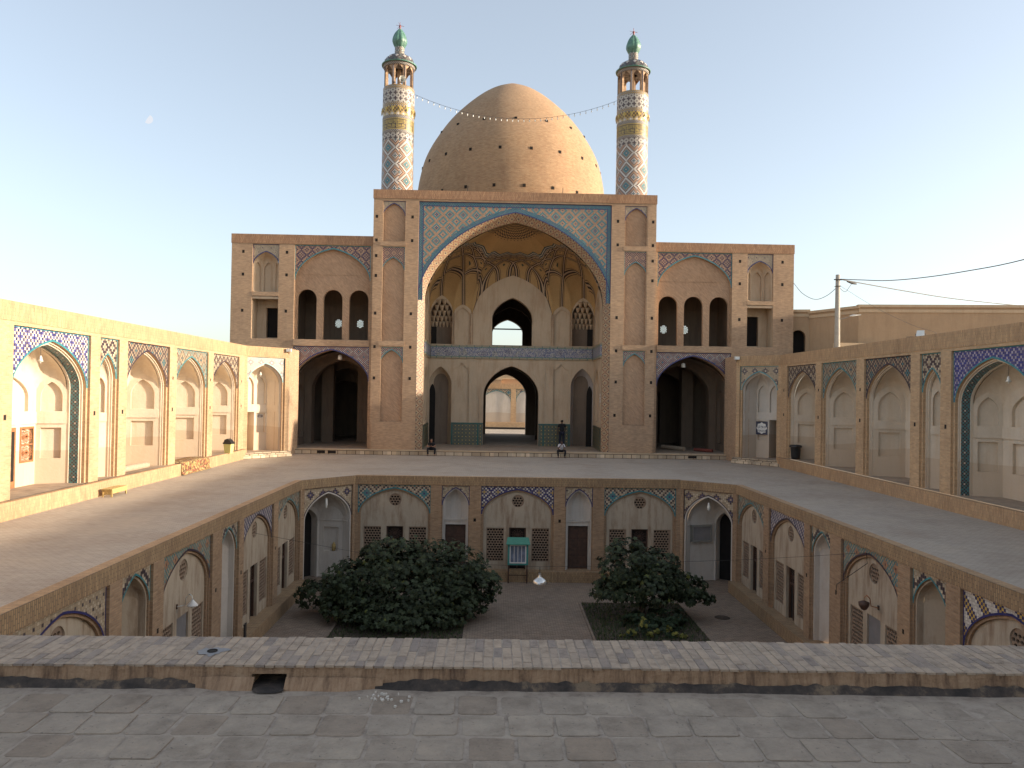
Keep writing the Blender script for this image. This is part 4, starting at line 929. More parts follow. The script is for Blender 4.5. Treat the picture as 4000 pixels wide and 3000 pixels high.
# side walls
for i in (0,6):
    Fs, l = F0.sub(path[i], path[i+1]); wall = MB(F0)
    facet(F0, path[i], path[i+1], edges[i], PF, wall, [arch(l*.42,1.1,2.4,5.2,6.4,.3), arch(l*.4,1.3,8.3,10.4,11.9,.3), arch(l*.84,.42,2.4,5.4,6.3,.3,8)], .3); wall.build('side_wall', 'plaster_iwan', IW)
Fk = Fr(F0.w((0,0,yb)), (1,0,0), (0,1,0)); IWO = Fk
top = []
for i in range(1,6): top += [(p[0],p[1]) for p in (edges[i][::2] if i == 1 else edges[i][2::2])]
cen = arch(0,2.15,PF,4.25,6.55,.22); 
cn_l = arch(-5.53,.88,PF,5.05,6.45,.34); cn_r = arch(5.53,.88,PF,5.05,6.45,.34)
upw = arch(0,1.56,8.15,10.3,11.9,.3)
tn = [arch(x,.62,8.2,10.3,11.05,.3,8) for x in (-3.88,3.88)]
mq = [arch(x,.86,8.2,10.6,11.75,.4,10) for x in (-5.53,5.53)]
def cart(x): return [(x-.60,2.15),(x-.60,4.95),(x-.52,5.05),(x-.60,5.15),(x-.62,6.3),(x-.3,6.42),(x,6.78),(x+.3,6.42),(x+.62,6.3),(x+.60,5.15),(x+.52,5.05),(x+.60,4.95),(x+.60,2.15)]
ct = [cart(-3.88), cart(3.88)]
w2 = MB(Fk); w2.poly([(-6.45,PF), *cn_l, *cen, *cn_r, (6.45,PF)] + list(reversed(top)), [upw]+tn+mq+ct, 0)
for h in ct+tn: w2.ext(h, 0, .11, 0, True); w2.poly(h, (), .11)
w2.ext(cen, 0, .7); ring = arch(0,2.52,PF,4.35,6.86,.22)
w2.ext(upw, 0, .6, 0, True)
for x in (-3.15,3.15): w2.box((x-.13,2.1,-.06),(x+.13,vs,.0))
for x in (-2.58,2.58): w2.box((x-.05,2.1,-.05),(x+.05,7.1,.0))
w2.build('back_wall', 'plaster_iwan', IW)
m = MB(Fk); o1 = arch(0,2.17,2.1,4.26,6.57,.22); o2 = arch(0,2.5,2.1,4.35,6.86,.22)
m.strip(o1, o2, -.05); m.ext(o2, -.05, 0); m.ext(o1, -.05, 0); m.build('arch_moulding', 'plaster_iwan', IW)
m = MB(Fk)
o1 = arch(0,1.58,8.2,10.3,11.93,.3); o2 = arch(0,1.70,8.2,10.35,12.1,.3); m.strip(o1,o2,-.04); m.ext(o2,-.04,0); m.build('window_moulding', 'plaster_iwan', IW)
for x in (-6.42,-4.6,-3.15,3.15,4.6,6.42):
    for dx in (-.07,.07): m = MB(Fk); m.tube([(x+dx,8.2,-.07),(x+dx,vs+.1,-.07)],.035,6); m.build('red_rib', 'brick_facade', IW)
# corner niches below and stalactite niches above
for s in (-1,1):
    o = cn_l if s < 0 else cn_r; xc = 5.53*s
    m = MB(Fk); pth = [(xc-.88,0),(xc-.5,.9),(xc+.5,.9),(xc+.88,0)]
    ed = vault(m, Fk, pth, [.2,.4,.2], 5.0, (xc,6.44,0), .34)
    for i in range(3):
        l = math.dist(pth[i],pth[i+1])
        facet(Fk, pth[i], pth[i+1], ed[i], PF, m, [])
    nn = m.build('corner_niche', 'plaster_grey' if s > 0 else 'plaster_iwan', IW)
    dd = MB(Fk); x0, x1 = (xc-.86,xc-.38) if s < 0 else (xc+.38,xc+.86)
    dd.poly(arch((x0+x1)/2,.24,PF,4.3,5.1,.3,8), (), .02 if False else .12); 
    dd.build('side_doorway', 'dark_void', nn)
    h = mq[0] if s < 0 else mq[1]
    m = MB(Fk); m.ext(h, 0, .75, 0, True); m.poly(h, (), .75)
    m.build('upper_niche', 'plaster_iwan', IW)
    # stalactites: rows of small hanging prisms stepping forward
    m = MB(Fk)
    for row in range(5):
        z = 9.55+row*.42; hw = .86*(1-(row*.16)**1.5); n_ = 6-row; dpt = .72-row*.13
        for k in range(n_):
            x = xc-hw+(k+.5)*2*hw/n_; r = hw/n_*.9
            m.tube([(x,z,dpt),(x,z+.12,dpt-.02),(x,z+.45,dpt-.14)],[.02,r*.7,r*1.25],6)
    m.build('stalactites', 'plaster_iwan', IW)
    m = MB(Fk); xd = xc+s*.62; m.poly(rect(xd-.24,xd+.24,8.2,9.55), (), .5 if False else .2); m.build('upper_doorway', 'dark_void', IW)
# tiled dado and inscription band
boxes(Fk, 'tiled_dado', 'tile_dado', IW, [((x0,PF,-.05),(x1,2.07,-.0)) for x0, x1 in ((-4.62,-2.55),(2.55,4.62))] + [((x0,PF,-.06),(x1,2.07,.0)) for x0, x1 in ((-2.53,-2.17),(2.17,2.53))])
for s in (-1,1):
    Fs, l = Fk.sub(((5.53-.5)*s if s>0 else -6.03, .9), ((6.03) if s>0 else -5.03, .9)); Fs.O = Fk.w(((5.03 if s>0 else -6.03),0,.9))
    boxes(Fs, 'tiled_dado', 'tile_dado', IW, [((.02,PF,-.04),(.98,2.05,-.0))])
boxes(Fk, 'dado_border', 'dado_green', IW, [((x0,PF,-.065),(x1,1.995,-.051)) for x0, x1 in ((-4.64,-4.52),(-2.62,-2.5),(2.5,2.62),(4.52,4.64))] + [((x0,2.0,-.07),(x1,2.1,-.0)) for x0, x1 in ((-4.64,-2.15),(2.15,4.64))])
for i in (0,6):
    Fs, l = F0.sub(path[i], path[i+1]); m = MB(Fs); m.box((.05,PF,-.04),(l-.05,2.07,-.0)); m.build('tiled_dado', 'tile_dado', IW)
m = MB(Fk); m.box((-6.30,7.1,-.12),(6.30,8.13,.0)); 
for i in (0,6):
    Fs, l = F0.sub(path[i], path[i+1]); q = MB(Fs); q.box((.0,7.1,-.12),(l,8.13,-.0)); bs = len(m.v); m.v += q.v; m.f += [tuple(t+bs for t in f) for f in q.f]; m.m += q.m; m.uv += q.uv; m.sm += q.sm
m.build('inscription_band', 'tile_inscription', IW, 'blue tile band with white calligraphy running round the iwan')
# ---- dome chamber behind (dark), open at the back
m = MB(F0); c0, c1 = yb+.7, 21.5
fr_ = MB(F0)
for w_ in (yb+.7,): m.poly([(-8,PF), *arch(0,2.15,PF,4.25,6.55,.22), (8,PF), (8,14.8), (-8,14.8)], [arch(0,1.56,8.15,10.3,11.9,.3)], w_)
for xx in (-8,8): m.face([(xx,PF,c0),(xx,PF,c1),(xx,14.8,c1),(xx,14.8,c0)])
m.face([(-8,14.8,c0),(8,14.8,c0),(8,14.8,c1),(-8,14.8,c1)])
lo = arch(-.2,1.98,PF,4.2,6.3,.22); uo = arch(-.15,1.48,9.15,10.45,11.7,.3)
m.poly([(-8,PF), *lo, (8,PF), (8,14.8), (-8,14.8)], [uo], c1); m.ext(lo, c1, c1+1.6); m.ext(uo, c1, c1+1.2, 0, True)
# inner gallery arches half way
lo2 = arch(0,2.3,PF,4.4,6.7,.22); uo2 = arch(0,1.9,8.2,10.3,12.0,.3)
m.poly([(-8,PF), *lo2, (8,PF), (8,14.8), (-8,14.8)], [uo2], 14.0); m.ext(lo2, 13.2, 14.0); m.ext(uo2, 13.2, 14.0, 0, True)
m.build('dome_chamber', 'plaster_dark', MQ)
m = MB(F0); m.box((-1.7,10.68,c1+.1),(1.4,10.80,c1+.2)); m.build('window_bar', 'wood_dark', MQ)
m = MB(F0); m.box((-8.6,.3,23.0),(-2.3,14.9,23.1)); m.box((1.95,.3,23.0),(8.6,14.9,23.1)); m.box((-2.3,6.4,23.0),(1.95,9.0,23.1)); m.box((-2.3,11.9,23.0),(1.95,14.9,23.1))
m.box((-8.7,.3,yb+1),(-8.6,15,23.1)); m.box((8.6,.3,yb+1),(8.7,15,23.1)); m.box((-8.7,15.0,6.1),(8.7,15.1,23.1)); m.box((-5.7,17.0,2.5),(5.7,17.1,6.2)); m.box((-5.7,15.0,6.1),(5.7,17.05,6.2)); m.box((-5.8,15,2.6),(-5.7,17.1,6.2)); m.box((5.7,15,2.6),(5.8,17.1,6.2)); m.box((-8.7,15.0,2.6),(-5.75,15.1,6.2)); m.box((5.75,15.0,2.6),(8.7,15.1,6.2)); m.build('chamber_shell', 'brick_facade', MQ)
m = MB(); m.lathe((-.15,69),[(9.2,15.1),(9.2,19.2),(8.45,19.3)],8,0,PI/8); m.build('drum', 'brick_facade', MQ)
prof = [(8.34,19.3),(8.32,20.8),(8.18,22.4),(7.84,24.05),(7.38,25.3),(6.58,26.7),(5.58,28.1),(4.45,29.3),(3.2,30.4),(2.1,31.15),(1.1,31.62),(.4,31.92),(0.02,32.0)]
def smooth_prof(pr, k=4):
    o = []
    for i in range(len(pr)-1):
        p0 = pr[max(i-1,0)]; p1 = pr[i]; p2 = pr[i+1]; p3 = pr[min(i+2,len(pr)-1)]
        for j in range(k):
            t = j/k; o.append(tuple(.5*((2*p1[q])+(-p0[q]+p2[q])*t+(2*p0[q]-5*p1[q]+4*p2[q]-p3[q])*t*t+(-p0[q]+3*p1[q]-3*p2[q]+p3[q])*t**3) for q in (0,1)))
    o.append(pr[-1]); return o
sp = smooth_prof(prof)
m = MB(); m.lathe((-.15,69), sp, 96); dome = m.build('dome', 'brick_dome', MQ, 'large plain brick dome with rows of small square holes')
def r_at(z):
    for p, q in zip(sp[:-1], sp[1:]):
        if p[1] <= z <= q[1]: return p[0]+(q[0]-p[0])*(z-p[1])/(q[1]-p[1]), math.atan2(p[0]-q[0], q[1]-p[1])
    return sp[0][0], 0
for z, n_, a0 in ((26.6,16,.03),(23.85,20,-.13),(20.75,22,.11)):
    for k in range(n_):
        t = -PI/2 + (k-n_//2)*2*PI/n_ + a0
        if not (-PI*1.02 < t < .02*PI): continue
        r, tl = r_at(z); x, y = -.15+r*math.cos(t), 69+r*math.sin(t)
        f = Fr((x,y,z), (-math.sin(t),math.cos(t),0), (-math.cos(t),-math.sin(t),0)); h = MB(f)
        h.box((-.11,-.12,-.04),(.11,.12,.3)); h.build('putlog_hole', 'hole_dark', dome)
# ---- minarets
KUF = ["################","................","#.###.#.#.#.###.","#.#.#.#.#.#.#.#.","#.###.#.#.#.###.","#...#.#.#.#...#.","#.#######.#.###.","#...............","#.###.#..###.#..","#.#.#.#..#.#.#..","#.######.######.","#...............","##############..","................","################"]
def minaret(cx, lab):
    cy = 56.2
    mr = bpy.data.objects.new('minaret', None); C.objects.link(mr); mr.parent = MQ; mr['_org'] = MQ['_org']; mr['label'] = lab
    def ringpart(name, prof, mt, n=40, **k):
        m = MB(); m.lathe((cx,cy), prof, n, 0, -PI/2+.2, **k); return m.build(name, mt, mr)
    ringpart('shaft', [(1.17,18.62),(1.17,18.8),(1.14,18.82),(1.12,22.35)], 'tile_minaret')
    ringpart('tile_ring', [(1.125,22.35),(1.13,22.38),(1.12,22.84)], 'tile_min_cross'); ringpart('tile_ring', [(1.12,22.84),(1.135,22.86),(1.13,23.05)], 'tile_min_dots')
    ringpart('kufic_ring', [(1.12,23.05),(1.12,23.86)], 'glaze_dark')
    ringpart('tile_ring', [(1.13,23.86),(1.14,23.88),(1.14,24.08)], 'tile_min_dots')
    m = MB(); N = 10; rr = 1.132
    for w_ in range(N):
        for r_, line in enumerate(KUF):
            j = 0
            while j < 16:
                if line[j] == '#':
                    k = j
                    while k < 16 and line[k] == '#': k += 1
                    z1 = 23.85-r_*.0527; z0 = z1-.0527
                    st = max(1, (k-j)//3)
                    for q in range(st):
                        ta = -PI/2+(w_+(j+(k-j)*q/st)/16)*2*PI/N; tb = -PI/2+(w_+(j+(k-j)*(q+1)/st)/16)*2*PI/N
                        P = [(cx+rr*math.cos(ta),z0,cy+rr*math.sin(ta)),(cx+rr*math.cos(tb),z0,cy+rr*math.sin(tb)),(cx+rr*math.cos(tb),z1,cy+rr*math.sin(tb)),(cx+rr*math.cos(ta),z1,cy+rr*math.sin(ta))]
                        m.face(P)
                    j = k
                else: j += 1
    m.build('kufic_inscription', 'glaze_yellow', mr, 'yellow square Kufic lettering on a dark ring')
    ringpart('corbel', [(1.14,24.08),(1.12,24.1),(1.14,24.4),(1.2,24.6),(1.21,24.72),(1.14,24.74)], 'tile_min_muq')
    m = MB()
    for k in range(14):
        t = 2*PI*k/14; f = Fr((cx+1.15*math.cos(t),cy+1.15*math.sin(t),0), (-math.sin(t),math.cos(t),0), (-math.cos(t),-math.sin(t),0)); q = MB(f)
        q.face([(-.12,24.66,-.07),(0,24.30,-.09),(.12,24.66,-.07)]); q.face([(-.12,24.66,-.07),(-.12,24.66,.05),(0,24.3,-.09)]); q.face([(.12,24.66,-.07),(0,24.3,-.09),(.12,24.66,.05)])
        q.build('corbel_point', 'glaze_yellow', mr)
    ringpart('tile_ring', [(1.14,24.74),(1.14,25.0)], 'tile_min_yellow'); ringpart('tile_ring', [(1.14,25.0),(1.13,25.95)], 'tile_min_cross'); ringpart('tile_ring', [(1.13,25.95),(1.14,26.2),(1.10,26.26),(.4,26.26)], 'tile_min_yellow')
    # open gallery: eight arched posts
    m = MB()
    for k in range(8):
        t = 2*PI*k/8+PI/8+.12; f = Fr((cx+1.02*math.cos(t),cy+1.02*math.sin(t),0), (-math.sin(t),math.cos(t),0), (-math.cos(t),-math.sin(t),0)); q = MB(f)
        q.box((-.10,26.26,-.05),(.10,27.72,.13)); q.face([(-.10,27.4,-.02),(-.10,27.7,-.02),(-.36,27.7,.03)]); q.face([(.10,27.4,-.02),(.36,27.7,.03),(.10,27.7,-.02)])
        q.build('gallery_post', 'brick_facade', mr)
    m = MB()
    for k in range(8):
        t = 2*PI*k/8+PI/8+.12; m = MB(); m.tube([(cx+1.09*math.cos(t),26.26,cy+1.09*math.sin(t)),(cx+1.09*math.cos(t),27.72,cy+1.09*math.sin(t))], .035, 6)
        m.build('colonnette', 'glaze_dark', mr)
    ringpart('gallery_core', [(.13,26.26),(.13,27.72)], 'brick_facade', 12)
    ringpart('cornice', [(.3,27.69),(1.08,27.70),(1.13,27.72),(1.15,27.95)], 'tile_min_dots')
    ringpart('eave', [(1.15,27.93),(1.25,27.90),(1.27,27.98),(1.05,28.08)], 'bulb_green', 48)
    ringpart('cap_dome', [(1.04,28.06),(1.0,28.3),(.86,28.5),(.62,28.66),(.36,28.74)], 'tile_cap', 64, flute=.07, fn=10)
    ringpart('lantern', [(.36,28.7),(.34,28.8),(.33,29.5)], 'tile_lantern', 32, flute=.06, fn=8)
    ringpart('bulb', smooth_prof([(.32,29.3),(.44,29.55),(.50,29.75),(.47,30.0),(.36,30.3),(.2,30.55),(.05,30.72)],3), 'bulb_green', 64, flute=.10, fn=8)
    m = MB(); m.lathe((cx,cy), [(.03,30.62),(.09,30.7),(.05,30.78),(.09,30.88),(.07,30.95),(.01,31.02)], 10)
    for k in range(6):
        t = k*PI/3+.3; m.tube([(cx,30.93,cy),(cx+.3*math.cos(t),30.93+.13*math.sin(k*2.1),cy+.3*math.sin(t))], .012, 5)
    m.tube([(cx,30.9,cy),(cx,31.2,cy)], .012, 5); m.build('finial', 'finial_red', mr)
    return mr
minaret(-8.57, 'left minaret, tiled in white, yellow and diamond patterns under a green bulb'); minaret(8.42, 'right minaret, tiled in white, yellow and diamond patterns under a green bulb')
# ================================================================ REAR COURT AND FAR THINGS
RW = thing('rear_arcade', 'arcade wall with white blind arches seen through the central passage of the mosque', 'arcade wall', (0,100,-.1))
FRr = Fr((0,100,0), (1,0,0), (0,1,0)); rb = [(-6.9,-3.3),(-2.95,.73),(1.42,3.4),(4.1,7.6)]
m = MB(FRr); m.front(-30,30,.75,5.05,[rect(a_,b_,.76,5.0) for a_,b_ in rb]); m.box((-30,-.1,-.5),(30,.75,0)); m.build('wall','brick_arcade',RW)
m = MB(FRr); m.box((-30,5.05,-.02),(30,5.7,.5)); m.build('coping','brick_arcade_soldier',RW)
for a_, b_ in rb:
    uc = (a_+b_)/2; h = (b_-a_)/2; m = MB(FRr); A = arch(uc,h,.76,3.4,4.75,.24); m.poly(A,(),.12); m.build('blind_arch','plaster_white',RW)
    spandrel(FRr, a_, b_, 3.4, 5.0, h, 4.75, .24, .06, 'tile_turq_big' if uc < .8 else 'tile_flower', 'glaze_turquoise', RW)
m = MB(FRr); m.box((-3.0,-.09,-1.6),(2.6,.12,-.6)); m.build('kerb','hole_dark',RW)
for x, y, wd, dp, h, dm in ((-3.2,112,5.5,8,6.35,1.0),(2.2,118,6,8,6.6,1.3),(-1.2,150,9,9,8.3,0),(6.5,140,9,9,8.2,0),(-8,135,8,9,7.4,1.2)):
    m = MB(); m.box((x-wd/2,-6,y),(x+wd/2,h,y+dp)); 
    o = thing('far_house', {112:'low flat town roof with a small dome behind the rear arcade',118:'second domed brick roof further behind the rear arcade',150:'farthest pale town block above the domed roofs seen through the passage',140:'pale town block right of the passage view',135:'domed town roof left of the passage view'}[y], 'house', (x,y+dp/2,-6))
    m.build('walls','far_brick' if y < 130 else 'adobe_trim',o)
    m = MB(); m.box((x-wd/2-.1,h+.001,y-.1),(x+wd/2+.1,h+.2,y+dp)); m.build('roof_edge','adobe_trim',o)
    if dm: m = MB(); m.lathe((x+.8,y+dp/2),[(dm*1.3,h+.2),(dm*1.1,h+.2+dm*.5),(dm*.6,h+.2+dm*.85),(.02,h+.2+dm)],20); m.build('small_dome','adobe_trim',o)
# adobe building right
AB = thing('adobe_building', 'plain tan adobe building with a brick cornice rising behind the right arcade', 'building', (30,58,0))
def wallseg(pts, z0, z1, name, mt, parent, thick=.4, hol=None):
    for (p, q) in zip(pts[:-1], pts[1:]):
        d = Vector((q[0]-p[0], q[1]-p[1], 0)); L = d.length; f = Fr((p[0],p[1],0), d, (-d.y, d.x, 0)); m = MB(f)
        zp, zq = z1
        if hol: m.poly([(0,z0),(0,zp),(L,zq),(L,z0)], [h for h in hol if h], 0); [m.ext(h, 0, .6, 0, True) for h in hol]
        else: m.poly([(0,z0),(0,zp),(L,zq),(L,z0)], (), 0)
        m.face([(0,zp,0),(L,zq,0),(L,zq,6),(0,zp,6)]); m.build(name, mt, parent)
        m = MB(f); m.box((-.06,min(zp,zq)-.0,-.10),(L+.06,min(zp,zq)+.18,.3)); m.build('cornice','adobe_trim',parent)
        m = MB(f); m.box((-.0,min(zp,zq)-.34,-.05),(L,min(zp,zq)-.14,.0)); m.build('dentil_course','adobe_trim',parent)
        yield f, L
segs = list(wallseg([(19.93,55.65),(21.22,55.35)], 6.4, (10.62,10.62), 'wall', 'adobe', AB, hol=[[(.12,6.41)]+[(.60-.48*math.cos(PI*i/8),8.85+.48*math.sin(PI*i/8)) for i in range(9)]+[(1.08,6.41)]]))
m = MB(segs[0][0]); m.poly(rect(.0,1.25,6.4,9.6),(),.6); m.build('doorway_dark','dark_void',AB)
list(wallseg([(21.22,55.35),(22.99,51.5)], 6.4, (10.5,10.57), 'wall', 'adobe', AB))
list(wallseg([(22.99,51.5),(41.7,49.0)], 6.4, (10.57,10.57), 'wall', 'adobe', AB))
m = MB(); m.box((21.1,6.9,50.5),(24.0,8.1,51.1)); m.build('low_parapet','adobe_trim',AB)
m = MB(); m.face([(17.6,6.98,30),(60,6.98,30),(60,6.98,60),(17.6,6.98,60)]); m.build('roof','adobe',AB)
# ================================================================ FOREGROUND ROOF AND PARAPET
ZR = 2.68
m = MB(); m.box((-22,ZR-.35,-14),(22,ZR-.0035,4.60)); tag(m.build('roof_terrace', 'roof_mortar'), kind='structure')
rt = random.Random(3); m = MB(); y = 4.44
while y > -1.2:
    x = -6.5 + rt.random()*.2
    dy = .262 + rt.uniform(-.006,.006); yw = rt.uniform(-.004,.004)
    while x < 5.5:
        wd = .236 + rt.uniform(-.014,.014) - (.11 if rt.random() < .03 else 0)
        g_ = rt.uniform(.014,.024); x0, x1, y0, y1 = x+g_/2, x+wd-g_/2, y-dy+g_/2, y-g_/2
        wob = .012*math.sin(x*1.3+y*2); y0 += wob; y1 += wob
        j = [rt.uniform(-.006,.006) for _ in range(8)]; zt = ZR+rt.uniform(-.003,.004); cr = .016
        P = [(x0+j[0]+cr,y0+j[1]),(x1+j[2]-cr,y0+j[3]),(x1+j[2],y0+j[3]+cr),(x1+j[4],y1+j[5]-cr),(x1+j[4]-cr,y1+j[5]),(x0+j[6]+cr,y1+j[7]),(x0+j[6],y1+j[7]-cr),(x0+j[0],y0+j[1]+cr)]
        cx, cy = sum(p[0] for p in P)/8, sum(p[1] for p in P)/8; b = len(m.v)
        rings = [(1.0,-.016),(1.0,-.0015),(.97,.0)]
        for k, dz in rings:
            for p in P: m.v.append(Vector((cx+(p[0]-cx)*k, cy+(p[1]-cy)*k, zt+dz+rt.uniform(-.001,.001))))
        for a_ in range(2):
            for q in range(8):
                r = (q+1) % 8; m.f.append((b+a_*8+q, b+a_*8+r, b+a_*8+8+r, b+a_*8+8+q)); m.m.append(0); m.sm.append(False); m.uv.append([(0,0)]*4)
        m.f.append(tuple(b+16+q for q in range(8))); m.m.append(0); m.sm.append(False); m.uv.append([(0,0)]*8)
        x += wd
    y -= dy
tag(m.build('roof_paving', 'roof_tile'), kind='structure')
PP = thing('parapet', 'low brick parapet across the foreground, grey bricks on edge and dark bitumen at its foot', 'parapet', (0,4.8,ZR))
Y0, Y1, ZT_ = 4.57, 5.09, 2.80
def bend(x): return -.012*max(0, x)*1.2 + (-.008*(abs(x+2.2)) if x < -2.2 else 0)
m = MB(); m.box((-22,-5.4,5.0),(22,2.7,5.1)); m.box((-22,ZR-.1,4.62),(-2.56,ZT_-.03,5.06)); m.box((-2.33,ZR-.1,4.62),(22,ZT_-.03,5.06)); m.box((-2.56,ZR-.1,4.98),(-2.33,ZT_-.03,5.06)); m.build('core', 'brick_court', PP)
m = MB(); x = -8.0; rt = random.Random(5)
while x < 8.0:
    wd = .0575 + rt.uniform(-.003,.004); cuts = [Y0, Y0+.09+rt.choice((0,.085))*1.0, 0, Y1]
    ys = [Y0]; a_ = rt.choice((.085,.175)); 
    while ys[-1] < Y1-.10: ys.append(min(Y1, ys[-1]+a_)); a_ = .178
    if ys[-1] < Y1: ys[-1] = Y1
    for p, q in zip(ys[:-1], ys[1:]):
        g_ = .0035; x0, x1 = x+g_, x+wd-g_; z1 = ZT_+rt.uniform(-.0012,.003); p_, q_ = p+g_+rt.uniform(-.002,.002), q-g_
        e0 = rt.uniform(-.010,.007) if p == Y0 else 0; e1 = rt.uniform(-.008,.010) if q == Y1 else 0; sk = rt.uniform(-.004,.004)
        b = len(m.v); by = bend(x)
        for dz, k in ((-.014,0),(-.002,0),(0,.003)):
            for (xx, yy) in ((x0+k,p_+k+e0),(x1-k,p_+k+e0),(x1-k+sk,q_-k+e1),(x0+k+sk,q_-k+e1)): m.v.append(Vector((xx,yy+by,z1+dz)))
        for a2 in range(2):
            for c_ in range(4):
                d_ = (c_+1)%4; m.f.append((b+a2*4+c_,b+a2*4+d_,b+a2*4+4+d_,b+a2*4+4+c_)); m.m.append(0); m.sm.append(False); m.uv.append([(0,0)]*4)
        m.f.append((b+8,b+9,b+10,b+11)); m.m.append(0); m.sm.append(False); m.uv.append([(0,0)]*4)
    x += wd
m.build('coping_bricks', 'coping_brick', PP)
m = MB(); rows = []      # mortar bed between the bricks
xs = [-8+i*.1 for i in range(161)]
m.grid([[(x, ZT_-.0025, Y0+bend(x)+.002) for x in xs],[(x, ZT_-.0025, Y1+bend(x)-.004) for x in xs]], 0, None, False); m.build('coping_mortar', 'roof_mortar', PP)
# near face: brick ends, rendered part and drain mouth
m = MB(); hx0, hx1 = -2.54, -2.35
def face_y(x, t):
    import mathutils
    return Y0+bend(x)+.006-.022*t*t + .007*mathutils.noise.noise(Vector((x*7,t*3,1.7)))
cols = [-8+i*.04 for i in range(401)]
for i in range(len(cols)-1):
    a_, b_ = cols[i], cols[i+1]
    for j in range(6):
        t0, t1 = j/6, (j+1)/6; z0, z1 = ZT_-.008-.13*t0, ZT_-.008-.13*t1
        if hx0 < (a_+b_)/2 < hx1 and j >= 2: continue
        m.face([(a_,z1,face_y(a_,t1)),(b_,z1,face_y(b_,t1)),(b_,z0,face_y(b_,t0)),(a_,z0,face_y(a_,t0))], 0, None, None, True)
m.build('near_face', 'coping_side', PP)
import mathutils
nz = mathutils.noise.noise
m = MB(); xs = [-8+i*.03 for i in range(534)]; hi = []; lo = []; mid = []
def bit_run(x0, x1, name, k):
    m = MB(); xs = [x0+i*.025 for i in range(int((x1-x0)/.025)+1)]; A_, B_, C_ = [], [], []
    for x in xs:
        e = min(1, (x-x0)/.15, (x1-x)/.15); e = max(e, 0)
        h = (.038+.022*nz(Vector((x*3,k,0)))+.014*nz(Vector((x*17,k,2))))*(.4+.6*e); o_ = .026+.02*nz(Vector((x*5,k,5)))
        A_.append((x, ZR+h, Y0+bend(x)-.010)); B_.append((x, ZR+h*.45, Y0+bend(x)-.022-o_*.3*e)); C_.append((x, ZR-.010+.003*e, Y0+bend(x)-.024-o_*e))
    m.grid([C_,B_,A_], 0, None, True); m.build(name, 'bitumen', PP)
bit_run(-8, -2.86, 'bitumen_strip', 1.3); bit_run(-1.86, 8, 'bitumen_strip', 4.1)
for xs in ([-2.92+i*.038 for i in range(11)], [-2.36+i*.04 for i in range(15)]):       # rendered patch beside the drain hole
  m = MB()
  for a_, b_ in zip(xs[:-1], xs[1:]):
    def q(x, t): 
        e = min(1,(x+2.92)/.2,(-1.8-x)/.2); return (x, ZR+.06*(1-t)+.004*nz(Vector((x*9,t,0)))-.004, Y0+bend(x)-.012-(.06*t+.01*nz(Vector((x*6,t*2,3))))*max(e,.2))
    for j in range(4): m.face([q(a_,(j+1)/4),q(b_,(j+1)/4),q(b_,j/4),q(a_,j/4)], 0, None, None, True)
  m.build('rendered_fillet', 'coping_side', PP)
m = MB(); m.face([(-2.56,ZR+.002,4.5),(-2.33,ZR+.002,4.5),(-2.33,ZR+.002,4.98),(-2.56,ZR+.002,4.98)]); m.build('drain_channel', 'bitumen', PP)
m = MB(); m.face([(hx0+.015,ZR+.0045,Y0-.105),(hx0+.06,ZR+.0045,Y0-.125),(hx1-.04,ZR+.0045,Y0-.118),(hx1-.005,ZR+.0045,Y0-.09),(hx1+.01,ZR+.0045,Y0+.03),(hx0-.01,ZR+.0045,Y0+.03)]); m.build('drain_bed', 'bitumen', PP)
m = MB(); px, py = -2.87, 4.79; rr = [(px+(.075+.05*nz(Vector((math.cos(t)*1.5,math.sin(t)*1.5,2))))*math.cos(t)*1.1, ZT_+.0045, py+(.075+.06*nz(Vector((math.cos(t)*2,math.sin(t)*2,7))))*math.sin(t)) for t in [2*PI*i/30 for i in range(30)]]
m.face(rr); m.build('cement_patch', 'sheet_grey', PP)
m = MB(); m.lathe((px,py), [(.030,ZT_+.003),(.031,ZT_+.009),(.027,ZT_+.009),(.026,ZT_+.001)], 20); m.face([(px+.0265*math.cos(2*PI*i/20),ZT_+.006,py+.0265*math.sin(2*PI*i/20)) for i in range(20)]); m.build('vent_pipe', 'hole_dark', PP)
m = MB(); rt = random.Random(9)
for i in range(26):
    x, yy = -1.78+rt.gauss(0,.06), 4.41+rt.gauss(0,.045); r = rt.uniform(.004,.014); a0 = rt.random()*6
    pts = [(x+r*rt.uniform(.6,1.1)*math.cos(a0+k*1.256), ZR+.006+rt.uniform(0,.004), yy+r*.8*math.sin(a0+k*1.256)) for k in range(5)]
    m.face(pts); m.face([(p[0],ZR-.004,p[2]) for p in pts])
    for k in range(5): m.face([pts[k],pts[(k+1)%5],(pts[(k+1)%5][0],ZR-.004,pts[(k+1)%5][2]),(pts[k][0],ZR-.004,pts[k][2])])
tag(m.build('plaster_crumbs', 'plaster_white'), 'pale plaster crumbs scattered on the roof tiles at the foot of the parapet', 'crumbs', kind='stuff')
# unseen block added beside the roof to keep the low sun off it
EB = thing('shade_block', 'plain brick block added out of view right of the foreground roof to shade it', 'building', (13,-3,ZR))
m = MB(); m.box((9.5,ZR,-13),(17,9.0,7.5)); m.build('wall','brick_facade',EB); m = MB(); m.box((9.4,9.003,-13.1),(17.1,9.3,7.6)); m.build('coping','brick_facade_soldier',EB)
